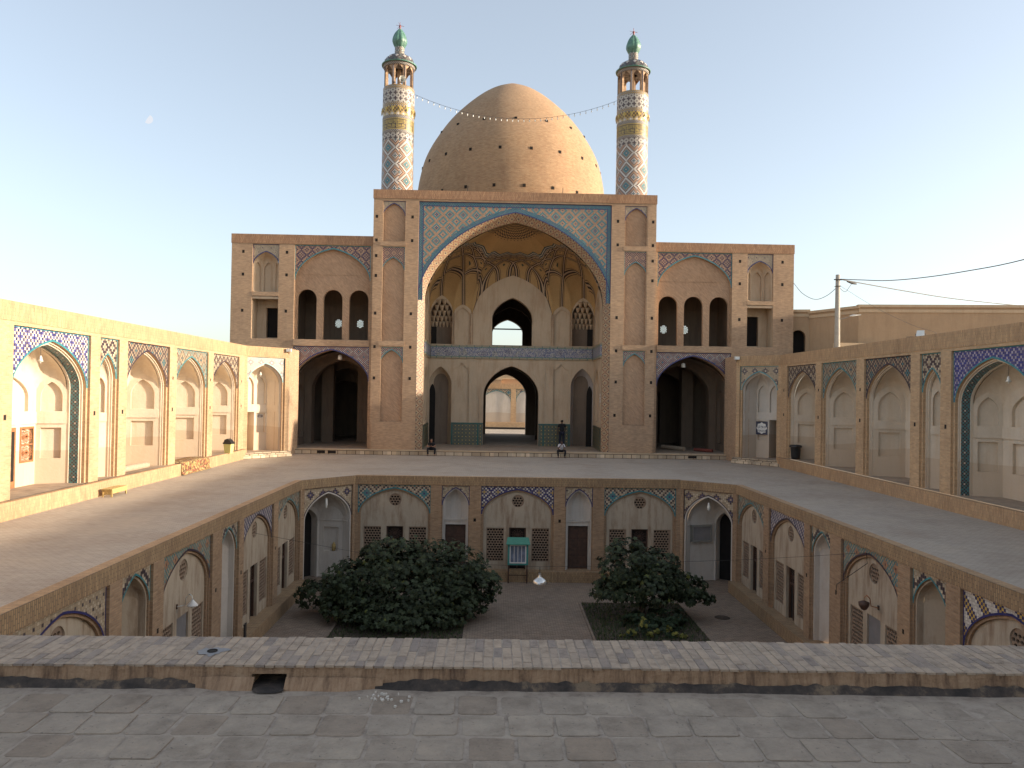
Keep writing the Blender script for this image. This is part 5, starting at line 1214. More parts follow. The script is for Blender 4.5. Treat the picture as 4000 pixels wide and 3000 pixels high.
# ================================================================ GREENERY
def leafpoly(rl, c, size, nrm, lobes=5):
    a = nrm.cross(Vector((rl.uniform(-1,1),rl.uniform(-1,1),rl.uniform(-1,1)))).normalized(); b = nrm.cross(a)
    P = []
    n = 10
    for i in range(n):
        t = 2*PI*i/n; r = size*(.5 if i % 2 == 0 else .27)*(1.15 if i == 0 else 1)
        if i == 5: r = size*.22
        q = c + a*(r*math.cos(t)) + b*(r*math.sin(t)*.9) - nrm*(r*r/size*.55)
        P.append(q)
    return P
def crown(name, ells, count, size, mt, parent, seed, zmin, cut=None):
    rl = random.Random(seed); m = MB(); tot = sum((e[3]*e[4]+e[3]*e[5]+e[4]*e[5]) for e in ells)
    for e in ells:
        k = int(count*(e[3]*e[4]+e[3]*e[5]+e[4]*e[5])/tot)
        twigs = [Vector((rl.gauss(0,1),rl.gauss(0,1),rl.gauss(0,1)+.15)).normalized() for _ in range(max(6,k//15))]
        for i in range(k):
            tw = twigs[rl.randrange(len(twigs))]; d = (tw + Vector((rl.gauss(0,.16),rl.gauss(0,.16),rl.gauss(0,.16)))).normalized()
            hsh = (math.sin(tw.x*12.9+tw.y*78.2+tw.z*37.7)*43758.5) % 1.0
            r = (.68+.50*hsh)*rl.uniform(.82,1.03) if rl.random() < .87 else rl.uniform(.3,.8)
            c = Vector((e[0]+e[3]*d.x*r, e[1]+e[4]*d.y*r, e[2]+e[5]*d.z*r))
            if c.z < zmin+rl.uniform(0,.15): continue
            nr = (d*.8 + Vector((rl.gauss(0,.5),rl.gauss(0,.5)-.25,rl.gauss(0,.5)+.55))).normalized()
            P = leafpoly(rl, c, size*rl.uniform(.7,1.2), nr); b = len(m.v); m.v += P
            m.f.append(tuple(range(b,b+len(P)))); m.m.append(0); m.sm.append(False); m.uv.append([(0,0)]*len(P))
    return m.build(name, mt, parent)
def branches(parent, base, tips, r0=.09, name='trunk'):
    m = MB(); rl = random.Random(int(base[0]*10))
    for tp in tips:
        a = Vector(base)+Vector((rl.uniform(-.12,.12),rl.uniform(-.1,.1),0)); b = Vector(tp); mid = a.lerp(b,.5)+Vector((rl.uniform(-.15,.15),rl.uniform(-.1,.1),.15))
        pts = [a, a.lerp(mid,.5)+Vector((0,0,.05)), mid, mid.lerp(b,.5)+Vector((0,0,.05)), b]
        m.tube([(p.x,p.z,p.y) for p in pts], [r0,r0*.8,r0*.6,r0*.4,r0*.15], 7)
    m.build(name, 'bark', parent)
T1 = thing('fig_tree', 'wide dense dark green fig bush left of the central path of the court', 'fig tree', (-5.2,34.2,-5.4), 'fig trees in the court')
E1 = [(-5.1,34.5,-3.45,1.9,1.8,1.35),(-3.2,34.7,-3.55,1.7,1.7,1.35),(-7.0,34.4,-3.95,1.6,1.6,1.05),(-8.5,34.4,-4.45,1.15,1.3,.7),(-2.0,34.2,-4.05,1.15,1.5,.95),(-4.9,33.2,-4.4,2.6,1.2,.95),(-6.0,34.8,-3.1,1.3,1.4,1.0),(-2.7,33.3,-4.5,1.6,1.1,.8),(-7.3,33.4,-4.6,1.2,1.0,.6),(-5.2,32.6,-4.85,2.3,1.0,.65),(-3.2,32.6,-4.95,1.2,.9,.5),(-5.2,31.9,-5.0,2.0,.8,.45),(-7.0,33.0,-4.9,1.2,.9,.45)]
crown('crown', E1, 11500, .27, 'leaf_fig', T1, 11, -5.2); branches(T1, (-6.0,33.8,-5.4), [(-7.6,33.9,-4.2),(-6.6,33.6,-3.8),(-5.4,34,-3.4),(-4.6,34,-3.6),(-3.4,34,-3.8)])
T2 = thing('fig_tree', 'smaller fig tree with visible thin trunks in the planted bed right of the path', 'fig tree', (5.6,34.4,-5.4), 'fig trees in the court')
E2 = [(4.75,34.5,-3.2,1.15,1.3,1.15),(6.2,34.5,-3.35,1.15,1.3,.95),(7.2,34.4,-4.0,1.1,1.2,.75),(4.2,34.3,-4.15,1.1,1.2,.55),(5.6,34.0,-3.95,1.5,1.3,.75),(7.75,34.1,-4.4,.7,.9,.45)]
crown('crown', E2, 4400, .26, 'leaf_fig', T2, 23, -4.85); branches(T2, (5.45,34.4,-5.4), [(5.25,34.4,-3.6),(4.6,34.4,-3.4)], .07); branches(T2, (6.15,34.4,-5.4), [(6.35,34.4,-3.8),(7.0,34.3,-4.2)], .06, 'side_trunk')
S3 = thing('low_shrub', 'low dark leafy shrub under the smaller fig tree', 'shrub', (5.4,33.0,-5.4)); crown('foliage', [(5.0,33.1,-5.15,.9,.8,.35),(6.2,33.2,-5.05,.9,.7,.42),(5.6,32.3,-5.25,1.2,.5,.3)], 900, .22, 'leaf_low', S3, 31, -5.38); branches(S3, (5.5,33.1,-5.4), [(5.2,33,-5.0),(6.0,33.1,-4.95)], .03, 'stem')
for i, (x, h, lab) in enumerate([(4.16,.16,'leftmost small yellow shoot above the parapet in the right bed'),(4.48,.42,'leafy yellow-green shoot second from left in the right bed'),(4.94,.80,'tallest yellow-topped shoot in the right bed'),(5.22,.30,'short green-yellow shoot right of the tallest one'),(5.53,.36,'yellowish shoot in the middle of the right bed'),(5.98,.55,'bushy yellow-green shoot right of the middle of the bed'),(6.26,.28,'small green-yellow shoot beside the bushy one'),(6.58,.20,'rightmost orange-yellow shoot in the right bed')]):
    sh = thing('yellow_shrub', lab, 'shrub', (x,31.5,-5.4), 'yellow shoots in the right bed')
    crown('foliage', [(x,31.5,-5.45+h*.75,.17,.17,h*.32)], 70, .15, 'leaf_yellow' , sh, 40+i, -5.4); crown('lower_foliage', [(x,31.5,-5.45+h*.35,.2,.2,h*.35)], 60, .15, 'leaf_low', sh, 60+i, -5.4)
    branches(sh, (x,31.5,-5.4), [(x,31.5,-5.4+h*.8)], .012, 'stem')
for nm, x0, x1 in (('left', -7.7, -2.35), ('right', 2.97, 7.6)):
    m = MB(); m.box((x0,-5.42,28.6),(x1,-5.385,36.6)); o = m.build('planting_bed', 'soil'); tag(o, kind='structure')
    m = MB(); q = .09
    for a_, b_ in (((x0-q,-5.42,28.5),(x0,-5.35,36.7)),((x1,-5.42,28.5),(x1+q,-5.35,36.7)),((x0,-5.42,36.6),(x1,-5.35,36.69)),((x0,-5.42,28.5),(x1,-5.35,28.59))): m.box(a_, b_)
    m.build('kerb', 'paving_court')
    rl = random.Random(77 if nm == 'left' else 78); m = MB()
    for i in range(5200):
        x, y = rl.uniform(x0+.03,x1-.03), rl.uniform(28.7,36.5); h = rl.uniform(.05,.17); a0 = rl.random()*6.3; dx, dy = .018*math.cos(a0), .018*math.sin(a0); lx, ly = rl.uniform(-.06,.06), rl.uniform(-.06,.06)
        m.face([(x-dx,-5.385,y-dy),(x+dx,-5.385,y+dy),(x+lx,-5.385+h,y+ly)], 0, [(0,0)]*3)
    tag(m.build('grass', 'grass_blade'), 'dark green grass and ground cover in the %s planting bed' % nm, 'grass', kind='stuff')
for o in list(bpy.data.objects):
    if o.name.startswith('kerb') and o.parent is None: tag(o, kind='structure')
# ================================================================ COURT OBJECTS
# glazed notice cabinet
NC = thing('notice_cabinet', 'turquoise steel cabinet on legs with a green roof and white framed panes', 'cabinet', (.1,40.45,-5.4))
FC_ = Fr((.1,40.3,0), (1,0,0), (0,1,0))
m = MB(FC_); m.box((-.53,-4.45,0),(.53,-3.28,.22)); m.build('case', 'paint_turquoise', NC)
m = MB(FC_); m.face([(-.62,-3.34,-.18),(.62,-3.34,-.18),(.55,-3.06,.25),(-.55,-3.06,.25)]); m.face([(-.62,-3.34,-.18),(-.55,-3.06,.25),(-.55,-3.3,.25)]); m.face([(.62,-3.34,-.18),(.55,-3.3,.25),(.55,-3.06,.25)]); m.face([(-.62,-3.38,-.18),(.62,-3.38,-.18),(.62,-3.34,-.18),(-.62,-3.34,-.18)]); m.face([(-.62,-3.38,-.18),(.62,-3.38,-.18),(.55,-3.3,.25),(-.55,-3.3,.25)]); m.build('cabinet_roof', 'paint_green', NC)
boxes(FC_, 'leg', 'wood_dark', NC, [((x-.03,-5.4,y),(x+.03,-4.45,y+.05)) for x in (-.48,.48) for y in (.02,.16)]); boxes(FC_, 'leg_brace', 'wood_dark', NC, [((-.45,-5.0,.03),(.45,-4.96,.06))])
m = MB(FC_); m.poly(rect(-.43,.43,-4.36,-3.40), [rect(-.38+i*.195,-.38+i*.195+.165,-4.29,-3.46) for i in range(4)], -.03); m.ext(rect(-.43,.43,-4.36,-3.40), -.03, 0, 0, True); m.build('white_frame', 'white_paint', NC)
m = MB(FC_); m.poly(rect(-.42,.42,-4.35,-3.41), (), -.008); m.build('glass', 'glass_blue', NC)
# hanging enamel lamp on its cable
Lx, Ly = .63, 30.0
m = MB(); m.lathe((Lx,Ly), smooth_prof([(.055,-2.47),(.06,-2.55),(.085,-2.64),(.11,-2.66),(.24,-2.76),(.27,-2.84),(.275,-2.87)],3)+[(.26,-2.865),(.22,-2.76)], 28)
HL = thing('hanging_lamp', 'white metal cone lampshade hanging on a cable over the court path', 'lamp', (Lx,Ly,-2.87)); m.build('lamp_shade', 'aluminium', HL)
m = MB(); m.lathe((Lx,Ly), [(.0,-2.93),(.035,-2.9),(.045,-2.85),(.03,-2.78)], 12); m.build('bulb', 'bulb_glass', HL)
m = MB(); m.tube([(Lx,-2.24,Ly),(Lx,-2.48,Ly)], .012, 6); m.build('hook', 'cable_black', HL)
m = MB(); m.tube([(10.9,-.56,25.05),(9.6,-1.0,26.5),(8.0,-1.45,28),(7.0,-1.72,29),(6.1,-1.87,29.5),(2.8,-2.19,30),(.63,-2.24,30),(-2.5,-2.15,30),(-6.5,-1.8,30.2),(-10.5,-1.2,30.6)], .006, 5); tag(m.build('cable', 'cable_black'), 'thin black cable strung low across the sunken court holding the lampshade', 'cable')
m = MB(); m.tube([(10.93,-.56,25.05),(10.93,-.9,25.0),(10.9,-2.1,27.15),(10.93,-2.5,27.3)], .012, 5); tag(m.build('cable', 'cable_black'), 'short black cable running down the right court wall beside an arch', 'cable')
for Y_, X_, nm, mt, lab in ((24.05,CL,1,'white_paint','white swan-neck lamp on the left court wall'),(24.8,CR_,-1,'wood_dark','brown swan-neck lamp on the right court wall')):
    wl = thing('wall_lamp', lab, 'lamp', (X_,Y_,-2.3)); q = nm
    X_ -= .0
    m = MB(); m.tube([(X_-q*.20,-2.28,Y_),(X_+q*.03,-2.22,Y_),(X_+q*.07,-1.98,Y_),(X_+q*.17,-1.88,Y_),(X_+q*.24,-1.94,Y_),(X_+q*.26,-2.05,Y_)], .016, 6); m.build('arm', 'metal_white' if nm>0 else 'wood_orange', wl)
    m = MB(); m.lathe((X_+q*.26,Y_), [(.03,-2.05),(.06,-2.1),(.15,-2.2),(.17,-2.24),(.15,-2.24)] if nm>0 else [(.02,-2.04),(.17,-2.10),(.16,-2.2),(.09,-2.32),(.01,-2.36)], 18); m.build('lamp_shade', mt, wl)
    if nm > 0: m = MB(); m.lathe((X_+q*.26,Y_), [(.05,-2.2),(.05,-2.3),(.01,-2.33)], 10); m.build('bulb', 'bulb_glass', wl)
    m = MB(); m.box((min(X_-q*.22,X_-q*.20),-2.34,Y_-.05),(max(X_-q*.22,X_-q*.20),-2.2,Y_+.05)); m.build('wall_plate', 'wood_dark', wl)
m = MB(Fr((-10.18,28.75,-5.4), (.92,.1,0), (-.1,.92,0))); m.box((-.05,.0,-.14),(.0,1.2,.14)); m.box((-.06,1.2,-.15),(.01,1.23,.15)); o = m.build('leaning_board', 'plastic_black'); tag(o, 'narrow black board leaning against the left court wall', 'board')
m = MB(); m.lathe((9.05,34.5), [(.34,-5.398),(.34,-5.388),(.02,-5.386)], 28); tag(m.build('manhole_cover', 'soil'), 'round dark manhole cover in the court paving right of the bed', 'manhole cover')
# portal fittings
for key, x, y, lab in ((-2,-9.75,40.0,'white pendant lamp in the left corner arch of the court'),(2,9.95,40.2,'glass pendant bulb in the right corner arch of the court')):
    b = thing('pendant_lamp', lab, 'lamp', (x,y,-1.6)); m = MB(); m.tube([(x,-.85,y),(x,-1.1,y)], .01, 5); m.build('cord', 'cable_grey', b)
    m = MB(); m.lathe((x,y), [(.02,-1.08),(.05,-1.12),(.05,-1.2),(.085,-1.3),(.08,-1.42),(.03,-1.5),(.005,-1.52)] if key > 0 else [(.02,-1.08),(.06,-1.12),(.065,-1.42),(.05,-1.55),(.01,-1.6)], 14); m.build('bulb', 'bulb_glass', b)
pr, Fc, L, lob = CW[2]; uc = L/2
Fd = lob[1][0]
dc = thing('display_case', 'white framed glass display case on the wall of the right corner lobby', 'display case', tuple(Fd.w((.5,-3.3,0)))); 
m = MB(Fd); m.poly(rect(0,1.15,-3.3,-2.4), [rect(.08,1.07,-3.2,-2.5)], -.22); m.ext(rect(0,1.15,-3.3,-2.4), -.22, .05, 0, True); m.ext(rect(.08,1.07,-3.2,-2.5), -.22, -.16, 0, True); m.build('frame', 'metal_grey', dc); m = MB(Fd); m.poly(rect(.08,1.07,-3.2,-2.5), (), -.16); m.build('glass', 'sheet_grey', dc)
pr, Fc, L, lob = CW[-2]; p_ = lob[1][0].w((lob[1][1]*.62,-3.98,.06))
m = MB(); m.lathe((p_.x,p_.y), [(.0,-4.0),(.10,-4.0),(.10,-3.68),(.04,-3.62),(.04,-3.56),(.0,-3.56)], 12); tag(m.build('jerrycan', 'wicker'), 'small yellow can standing in the niche of the left corner lobby', 'can')
# ================================================================ TERRACE OBJECTS
YB_ = thing('waste_bin', 'yellow swing bin with a black lid on the left terrace ledge', 'bin', (-16.98,46.55,.605))
fb = Fr((-16.98,46.55,0), (.97,-.22,0), (.22,.97,0))
def taper(F, hx, hy, z0, z1, k, name, mt, parent):
    m = MB(F); a = [(-hx*k,z0,-hy*k),(hx*k,z0,-hy*k),(hx*k,z0,hy*k),(-hx*k,z0,hy*k)]; b = [(-hx,z1,-hy),(hx,z1,-hy),(hx,z1,hy),(-hx,z1,hy)]
    for i in range(4): m.face([a[i],a[(i+1)%4],b[(i+1)%4],b[i]])
    m.face(list(reversed(a))); m.face(b); return m.build(name, mt, parent)
taper(fb,.24,.19,.606,1.16,.78,'body','plastic_yellow',YB_)
m = MB(fb); m.box((-.27,1.15,-.22),(.27,1.24,.22)); 
ap = [(-.24,1.241),(-.18,1.40),(-.02,1.46),(.12,1.40),(.22,1.241)]
for i in range(4): m.face([(*ap[i],-.18),(*ap[i+1],-.18),(*ap[i+1],.18),(*ap[i],.18)])
m.face([(*p,-.18) for p in ap]); m.face([(*p,.18) for p in reversed(ap)]); m.build('lid','plastic_black',YB_)
BB_ = thing('waste_bin', 'black round bin with a bag liner on the right terrace ledge', 'bin', (17.55,48.15,.625))
m = MB(); m.lathe((17.55,48.15), [(.0,.63),(.24,.63),(.27,.8),(.31,1.38),(.33,1.4),(.33,1.45),(.28,1.47),(.26,1.40),(.0,1.36)], 20); m.build('body','plastic_black',BB_)
m = MB(); m.lathe((17.55,48.15), [(.34,1.36),(.36,1.41),(.31,1.50),(.25,1.44)], 20, 0, 0, .12, 5); m.build('bag_liner','plastic_black',BB_)
BE = thing('bench', 'low wicker bench with a slatted top against the left terrace ledge', 'bench', (-16.63,32.05,0))
boxes(WORLD, 'leg', 'wicker', BE, [((x-.025,0,y-.025),(x+.025,.28,y+.025)) for x in (-16.80,-16.46) for y in (31.45,32.65)])
m = MB(); m.box((-16.84,.28,31.40),(-16.42,.33,32.70)); m.build('seat','wicker',BE); m = MB(); m.box((-16.45,.14,31.48),(-16.43,.28,32.62)); m.box((-16.80,.10,31.44),(-16.48,.28,31.46)); m.build('apron','wicker',BE)
# carpet draped over the ledge
m = MB(); prof_ = [(-18.0,.626),(-17.5,.65),(-17.1,.64),(-16.99,.635),(-16.955,.60),(-16.94,.3),(-16.92,.06),(-16.80,.025)]; rows = []; uvr = []
for i, (x, z) in enumerate(prof_):
    r_ = []; u_ = []
    for j in range(31):
        y = 39.6+j*.125; q = nz(Vector((y*1.7,i*.6,0)))
        if i <= 3: y0_ = y-.25
        else: y0_ = y
        r_.append((x+.03*q*(1 if i > 4 else .3), z+(.03*abs(q) if i < 4 else 0)+(.04*nz(Vector((y,3,1))) if i == 6 else 0), y0_)); u_.append((j*.125, i*.25))
    rows.append(r_); uvr.append(u_)
m.grid(rows, 0, uvr, True)
o = m.build('carpet', 'carpet_pattern'); tag(o, 'patterned brown carpet draped over the left terrace ledge', 'carpet'); so_ = o.modifiers.new('thick','SOLIDIFY'); so_.thickness = .012
for i, (y0, y1, x, r, lab) in enumerate([(34.35,36.9,-17.55,.15,'rolled beige mat in front, lying in a left arcade niche'),(34.3,36.7,-17.85,.13,'rolled beige mat behind, lying in a left arcade niche')]):
    m = MB(); m.tube([(x,.626+r,y0),(x,.626+r,(y0+y1)/2),(x+.05,.626+r,y1)], [r,r*1.04,r*.95], 12); o = m.build('rolled_mat','mat_beige'); tag(o, lab, 'mat', 'rolled mats in the left arcade')
m = MB(); m.tube([(14.6,.50,56.2),(13.6,.50,57.4)], .12, 10); tag(m.build('rolled_mat','mat_red'), 'dark red rolled mat on the floor of the right portico', 'mat')
m = MB(); m.tube([(11.6,.55,59.3),(12.9,.50,57.6)], .16, 10); tag(m.build('rolled_mat','mat_beige'), 'pale rolled mat deeper inside the right portico', 'mat')
# signs
def text_mesh(txt, size, F, u, v, wd, mt, parent, name='lettering'):
    cu = bpy.data.curves.new('t','FONT'); cu.body = txt; cu.size = size; cu.align_x = 'CENTER'; cu.offset = size*.012
    to = bpy.data.objects.new('t',cu); C.objects.link(to); dg = bpy.context.evaluated_depsgraph_get(); me0 = bpy.data.meshes.new_from_object(to.evaluated_get(dg))
    m = MB(F)
    for p in me0.polygons: m.face([(u+me0.vertices[i].co.x, v+me0.vertices[i].co.y, wd) for i in p.vertices])
    bpy.data.objects.remove(to); bpy.data.curves.remove(cu)
    return m.build(name, mt, parent)
alr, fsr = alR['cham']; Fs, l = fsr[1]
sg_ = thing('entrance_sign', 'dark blue square sign with a white star and Persian lettering in the right corner niche', 'sign', tuple(Fs.w((l*.48,1.9,0)))); uc, vc = l*.48, 2.36
m = MB(Fs); m.box((uc-.42,vc-.44,-.03),(uc+.42,vc+.44,.0)); m.build('board','sign_navy',sg_)
st8 = []
for i in range(16): 
    t = PI/2+2*PI*i/16; r = .40 if i % 2 == 0 else .335; st8.append((uc+r*math.cos(t), vc+r*math.sin(t)))
m = MB(Fs); m.poly(st8, (), -.034); m.build('star','white_paint',sg_)
text_mesh("\uFBFC\uFEA9\uFEED\uFEAD\uFEED", .25, Fs, uc, vc+.06, -.038, 'sign_navy', sg_); text_mesh("\uFEAA\uFEA0\uFEB4\uFEE3", .27, Fs, uc, vc-.22, -.038, 'sign_navy', sg_)
all_, fsl = alL['cham']; Fs, l = fsl[2]
sg_ = thing('direction_sign', 'small dark brown sign with white lettering and an arrow in the left corner niche', 'sign', tuple(Fs.w((l*.5,2.5,0)))); uc, vc = l*.5, 2.64
m = MB(Fs); m.box((uc-.19,vc-.09,.085),(uc+.19,vc+.09,.12)); m.build('board','sign_brown',sg_); m = MB(Fs); m.strip(rect(uc-.19,uc+.19,vc-.09,vc+.09)+[(uc-.19,vc-.09)], rect(uc-.215,uc+.215,vc-.115,vc+.115)+[(uc-.215,vc-.115)], .09); m.build('border','white_paint',sg_)
text_mesh("\uFBFC\uFEA9\uFEED\uFEAD\uFEED", .10, Fs, uc, vc+.015, .082, 'white_paint', sg_); m = MB(Fs); m.poly([(uc-.10,vc-.035),(uc-.05,vc-.005),(uc-.05,vc-.025),(uc+.1,vc-.025),(uc+.1,vc-.045),(uc-.05,vc-.045),(uc-.05,vc-.065)],(),.082); m.build('arrow','white_paint',sg_)
for i, z_ in enumerate((4.42,4.18,3.95)):
    m = MB(); m.box((6.30,z_-.09,55.73),(6.33,z_+.09,55.87)); tag(m.build('paper_notice','white_paint'), ['top','middle','bottom'][i]+' white paper notice on the right jamb of the great arch', 'notice')
# lamps in arches
for x, y, zt_, lab in ((-12.4,56.0,7.1,'round lamp hanging in the left portico arch'),(12.34,56.0,6.95,'round lamp hanging in the right portico arch')):
    b = thing('portico_lamp', lab, 'lamp', (x,y,zt_-.5)); m = MB(); m.tube([(x,zt_+.3,y),(x,zt_-.15,y)],.012,5); m.build('cord','cable_grey',b); m = MB(); m.lathe((x,y),[(.04,zt_-.12),(.14,zt_-.16),(.16,zt_-.42),(.1,zt_-.46),(.01,zt_-.47)],14); m.build('lamp_shade','bulb_glass',b)
for x, y, z_, lab in ((-17.8,28.7,5.45,'small pale bell lamp hanging in the large left arcade niche'),(-16.6,51.2,5.5,'small pendant bulb in the left corner arch of the terrace'),(17.85,28.5,5.3,'slim pendant lamp hanging in the large right arcade niche')):
    b = thing('niche_lamp', lab, 'lamp', (x,y,z_-.2)); m = MB(); m.tube([(x,z_+.45,y),(x,z_+.05,y)],.008,5); m.build('cord','cable_grey',b); m = MB(); m.lathe((x,y),[(.02,z_+.06),(.05,z_),(.06,z_-.08),(.10,z_-.15),(.02,z_-.16),(.02,z_-.22)],12); m.build('lamp_shade','bulb_glass',b)
for s in (-1,1):  # white camera box at each inner corner of the arcade
    b = thing('floodlight', 'small white camera box on the %s inner corner of the arcade' % ('left' if s<0 else 'right'), 'floodlight', (15.0*s,52.15,6.9))
    f = Fr((15.0*s,52.1,0),(1,0,0),(0,1,0)); m = MB(f); m.box((-.15,6.95,-.2),(.15,7.15,.1)); m.build('housing','metal_white',b); m = MB(f); m.tube([(0,6.95,.05),(0.0,6.8,.12)],.02,6); m.build('bracket','metal_grey',b)
fl = thing('floodlight', 'white floodlight tilted up on top of the right arcade wall', 'floodlight', (17.5,33.8,7.2)); f = Fr((17.5,33.9,0),(.8,-.6,0),(.6,.8,0)); m = MB(f)
a_ = [(-.17,7.24,-.1),(.17,7.24,-.1),(.15,7.50,.05),(-.15,7.50,.05)]; b_ = [(-.12,7.22,.1),(.12,7.22,.1),(.1,7.40,.2),(-.1,7.40,.2)]; m.face(a_); m.face(list(reversed(b_)))
for i in range(4): m.face([a_[i],a_[(i+1)%4],b_[(i+1)%4],b_[i]])
m.build('housing','metal_white',fl); m = MB(f); m.tube([(-.19,7.2,.05),(-.19,7.35,.03)],.015,5); m.tube([(.19,7.2,.05),(.19,7.35,.03)],.015,5); m.tube([(-.6,7.23,.2),(-.2,7.22,.1)],.012,5); m.build('bracket','cable_black',fl)
# loudspeaker on the left minaret
ls = thing('loudspeaker', 'grey horn loudspeaker facing out of the left minaret gallery', 'loudspeaker', (-8.15,55.0,26.3)); f = Fr((-8.2,55.05,26.52),(.96,.28,0),(-.28,.96,0)); m = MB(f)
rows = []
for r, d in ((.24,-.25),(.23,-.22),(.12,-.02),(.06,.12),(.05,.35)): rows.append([(r*math.cos(2*PI*i/20), r*math.sin(2*PI*i/20), d) for i in range(20)])
m.grid(rows,0,None,True,True); m.build('horn','metal_white',ls); m = MB(f); m.grid([[(.07*math.cos(2*PI*i/12), .07*math.sin(2*PI*i/12), d) for i in range(12)] for d in (.2,.45)],0,None,True,True); m.face([(.07*math.cos(2*PI*i/12), .07*math.sin(2*PI*i/12), .2) for i in range(12)]); m.build('driver','metal_grey',ls)
# string of bulbs between the minarets
SL = thing('string_lights', 'string of small white bulbs sagging between the two minarets', 'string lights', (0,55.6,24.1))
def cat(x): t = (x+7.4)/14.7; return 25.75*(1-t)+25.68*t - 1.56*4*t*(1-t)
m = MB(); m.tube([(-7.4+14.7*i/40, cat(-7.4+14.7*i/40), 55.6) for i in range(41)], .012, 5); m.build('wire','cable_grey',SL)
bulb0 = None
for i in range(36):
    x = -7.2+i*.405; z_ = cat(x)
    if bulb0 is None:
        m = MB(); m.lathe((x,55.6),[(.012,z_),(.018,z_-.03),(.018,z_-.09)],8); sock = m.build('bulb_socket','cable_black',SL); m = MB(); m.lathe((x,55.6),[(.018,z_-.09),(.036,z_-.14),(.038,z_-.18),(.024,z_-.22),(.004,z_-.245)],10); bulb0 = m.build('bulb','bulb_glass',sock); x_0, z_0 = x, z_
    else:
        s2 = sock.copy(); C.objects.link(s2); s2.parent = SL; s2.location = (x-x_0,0,z_-z_0); b2 = bulb0.copy(); C.objects.link(b2); b2.parent = s2
for i, x in enumerate((-3.52,3.47)):
    m = MB(); m.tube([(x-.02,18.6,56.9),(x+.03,19.62,57)], .022, 6); tag(m.build('roof_rod','cable_black'), 'thin upright rod on the portal roof in front of the dome, %s of centre' % ('left','right')[i], 'rod')
# utility pole and cables
UP = thing('utility_pole', 'pale concrete utility pole behind the right arcade with a street lamp arm', 'pole', (20.88,50,6.98))
m = MB(); m.lathe((20.9,50),[(.19,6.98),(.13,12.48),(.02,12.5)],16); m.build('pole','concrete_pole',UP)
m = MB(); m.tube([(21.02,9.55,50),(21.35,9.66,49.95),(21.7,9.78,49.9)],.02,6); m.tube([(20.75,9.75,49.85),(21.1,9.58,49.9)],.018,5); m.box((21.0,9.1,49.94),(21.06,9.85,50.06)); m.build('lamp_arm','metal_grey',UP)
m = MB(); m.grid([[(21.65+.75*t, 9.80+.09*t+ .075*math.sin(min(1,t*1.2+.15)*PI*.9)*math.sin(a)*1.0, 49.9+.09*math.cos(a)*math.sin(min(1,t+.2)*PI*.9)) for a in [2*PI*i/12 for i in range(12)]] for t in [0,.1,.3,.6,.85,1.0]],0,None,True,True); m.build('lamp_head','metal_white',UP)
boxes(WORLD, 'cross_bracket','cable_black',UP,[((20.62,12.12,49.85),(21.15,12.18,49.95)),((20.77,11.7,49.82),(21.03,11.75,50.18))])
for lab, r, pts in (('upper power cable from the pole rising to the right',.028,[(21.0,50.0,12.2),(21.85,48.5,11.94),(22.6,47.0,11.7),(23.6,45.0,11.59),(24.6,42.5,11.58),(25.6,39.0,11.67),(27,34,12.3)]),
                 ('lower power cable from the pole slanting down to the right',.032,[(21.0,50.0,12.2),(22.35,50.5,12.09),(26.56,52.5,11.88),(31.58,55.0,11.73),(38.67,58.0,11.68),(46,61,11.7)]),
                 ('sagging grey cable from the mosque corner to the pole',.018,[(19.93,54.97,12.62),(20.03,53.6,11.71),(20.25,52.0,11.11),(20.54,50.8,11.22),(20.80,50.0,11.62)]),
                 ('thin wire from the pole down to the top of the right arcade',.008,[(21.0,50.0,11.8),(21.9,47.0,10.05),(22.0,43.0,8.63),(21.71,40.0,7.89),(19,37,7.2)]),
                 ('short loop of wire hanging at the head of the pole',.014,[(21.0,50.0,11.65),(21.38,50.0,11.38),(21.65,50.0,11.68),(21.87,50.0,12.02)])):
    m = MB(); P = [Vector(p) for p in pts]; Q = []
    for i in range(len(P)-1):
        p0, p1, p2, p3 = P[max(i-1,0)], P[i], P[i+1], P[min(i+2,len(P)-1)]
        for j in range(6):
            t = j/6; Q.append(.5*((2*p1)+(-p0+p2)*t+(2*p0-5*p1+4*p2-p3)*t*t+(-p0+3*p1-3*p2+p3)*t**3))
    Q.append(P[-1]); m.tube([(p.x,p.z,p.y) for p in Q], r, 6); tag(m.build('power_cable','cable_grey'), lab, 'cable')
m = MB(); m.tube([(21.6,12.10,50.2),(22.0,12.0,50.3),(22.35,11.98,50.5)], [.05,.08,.05], 6); m.build('splice','cable_black',UP)
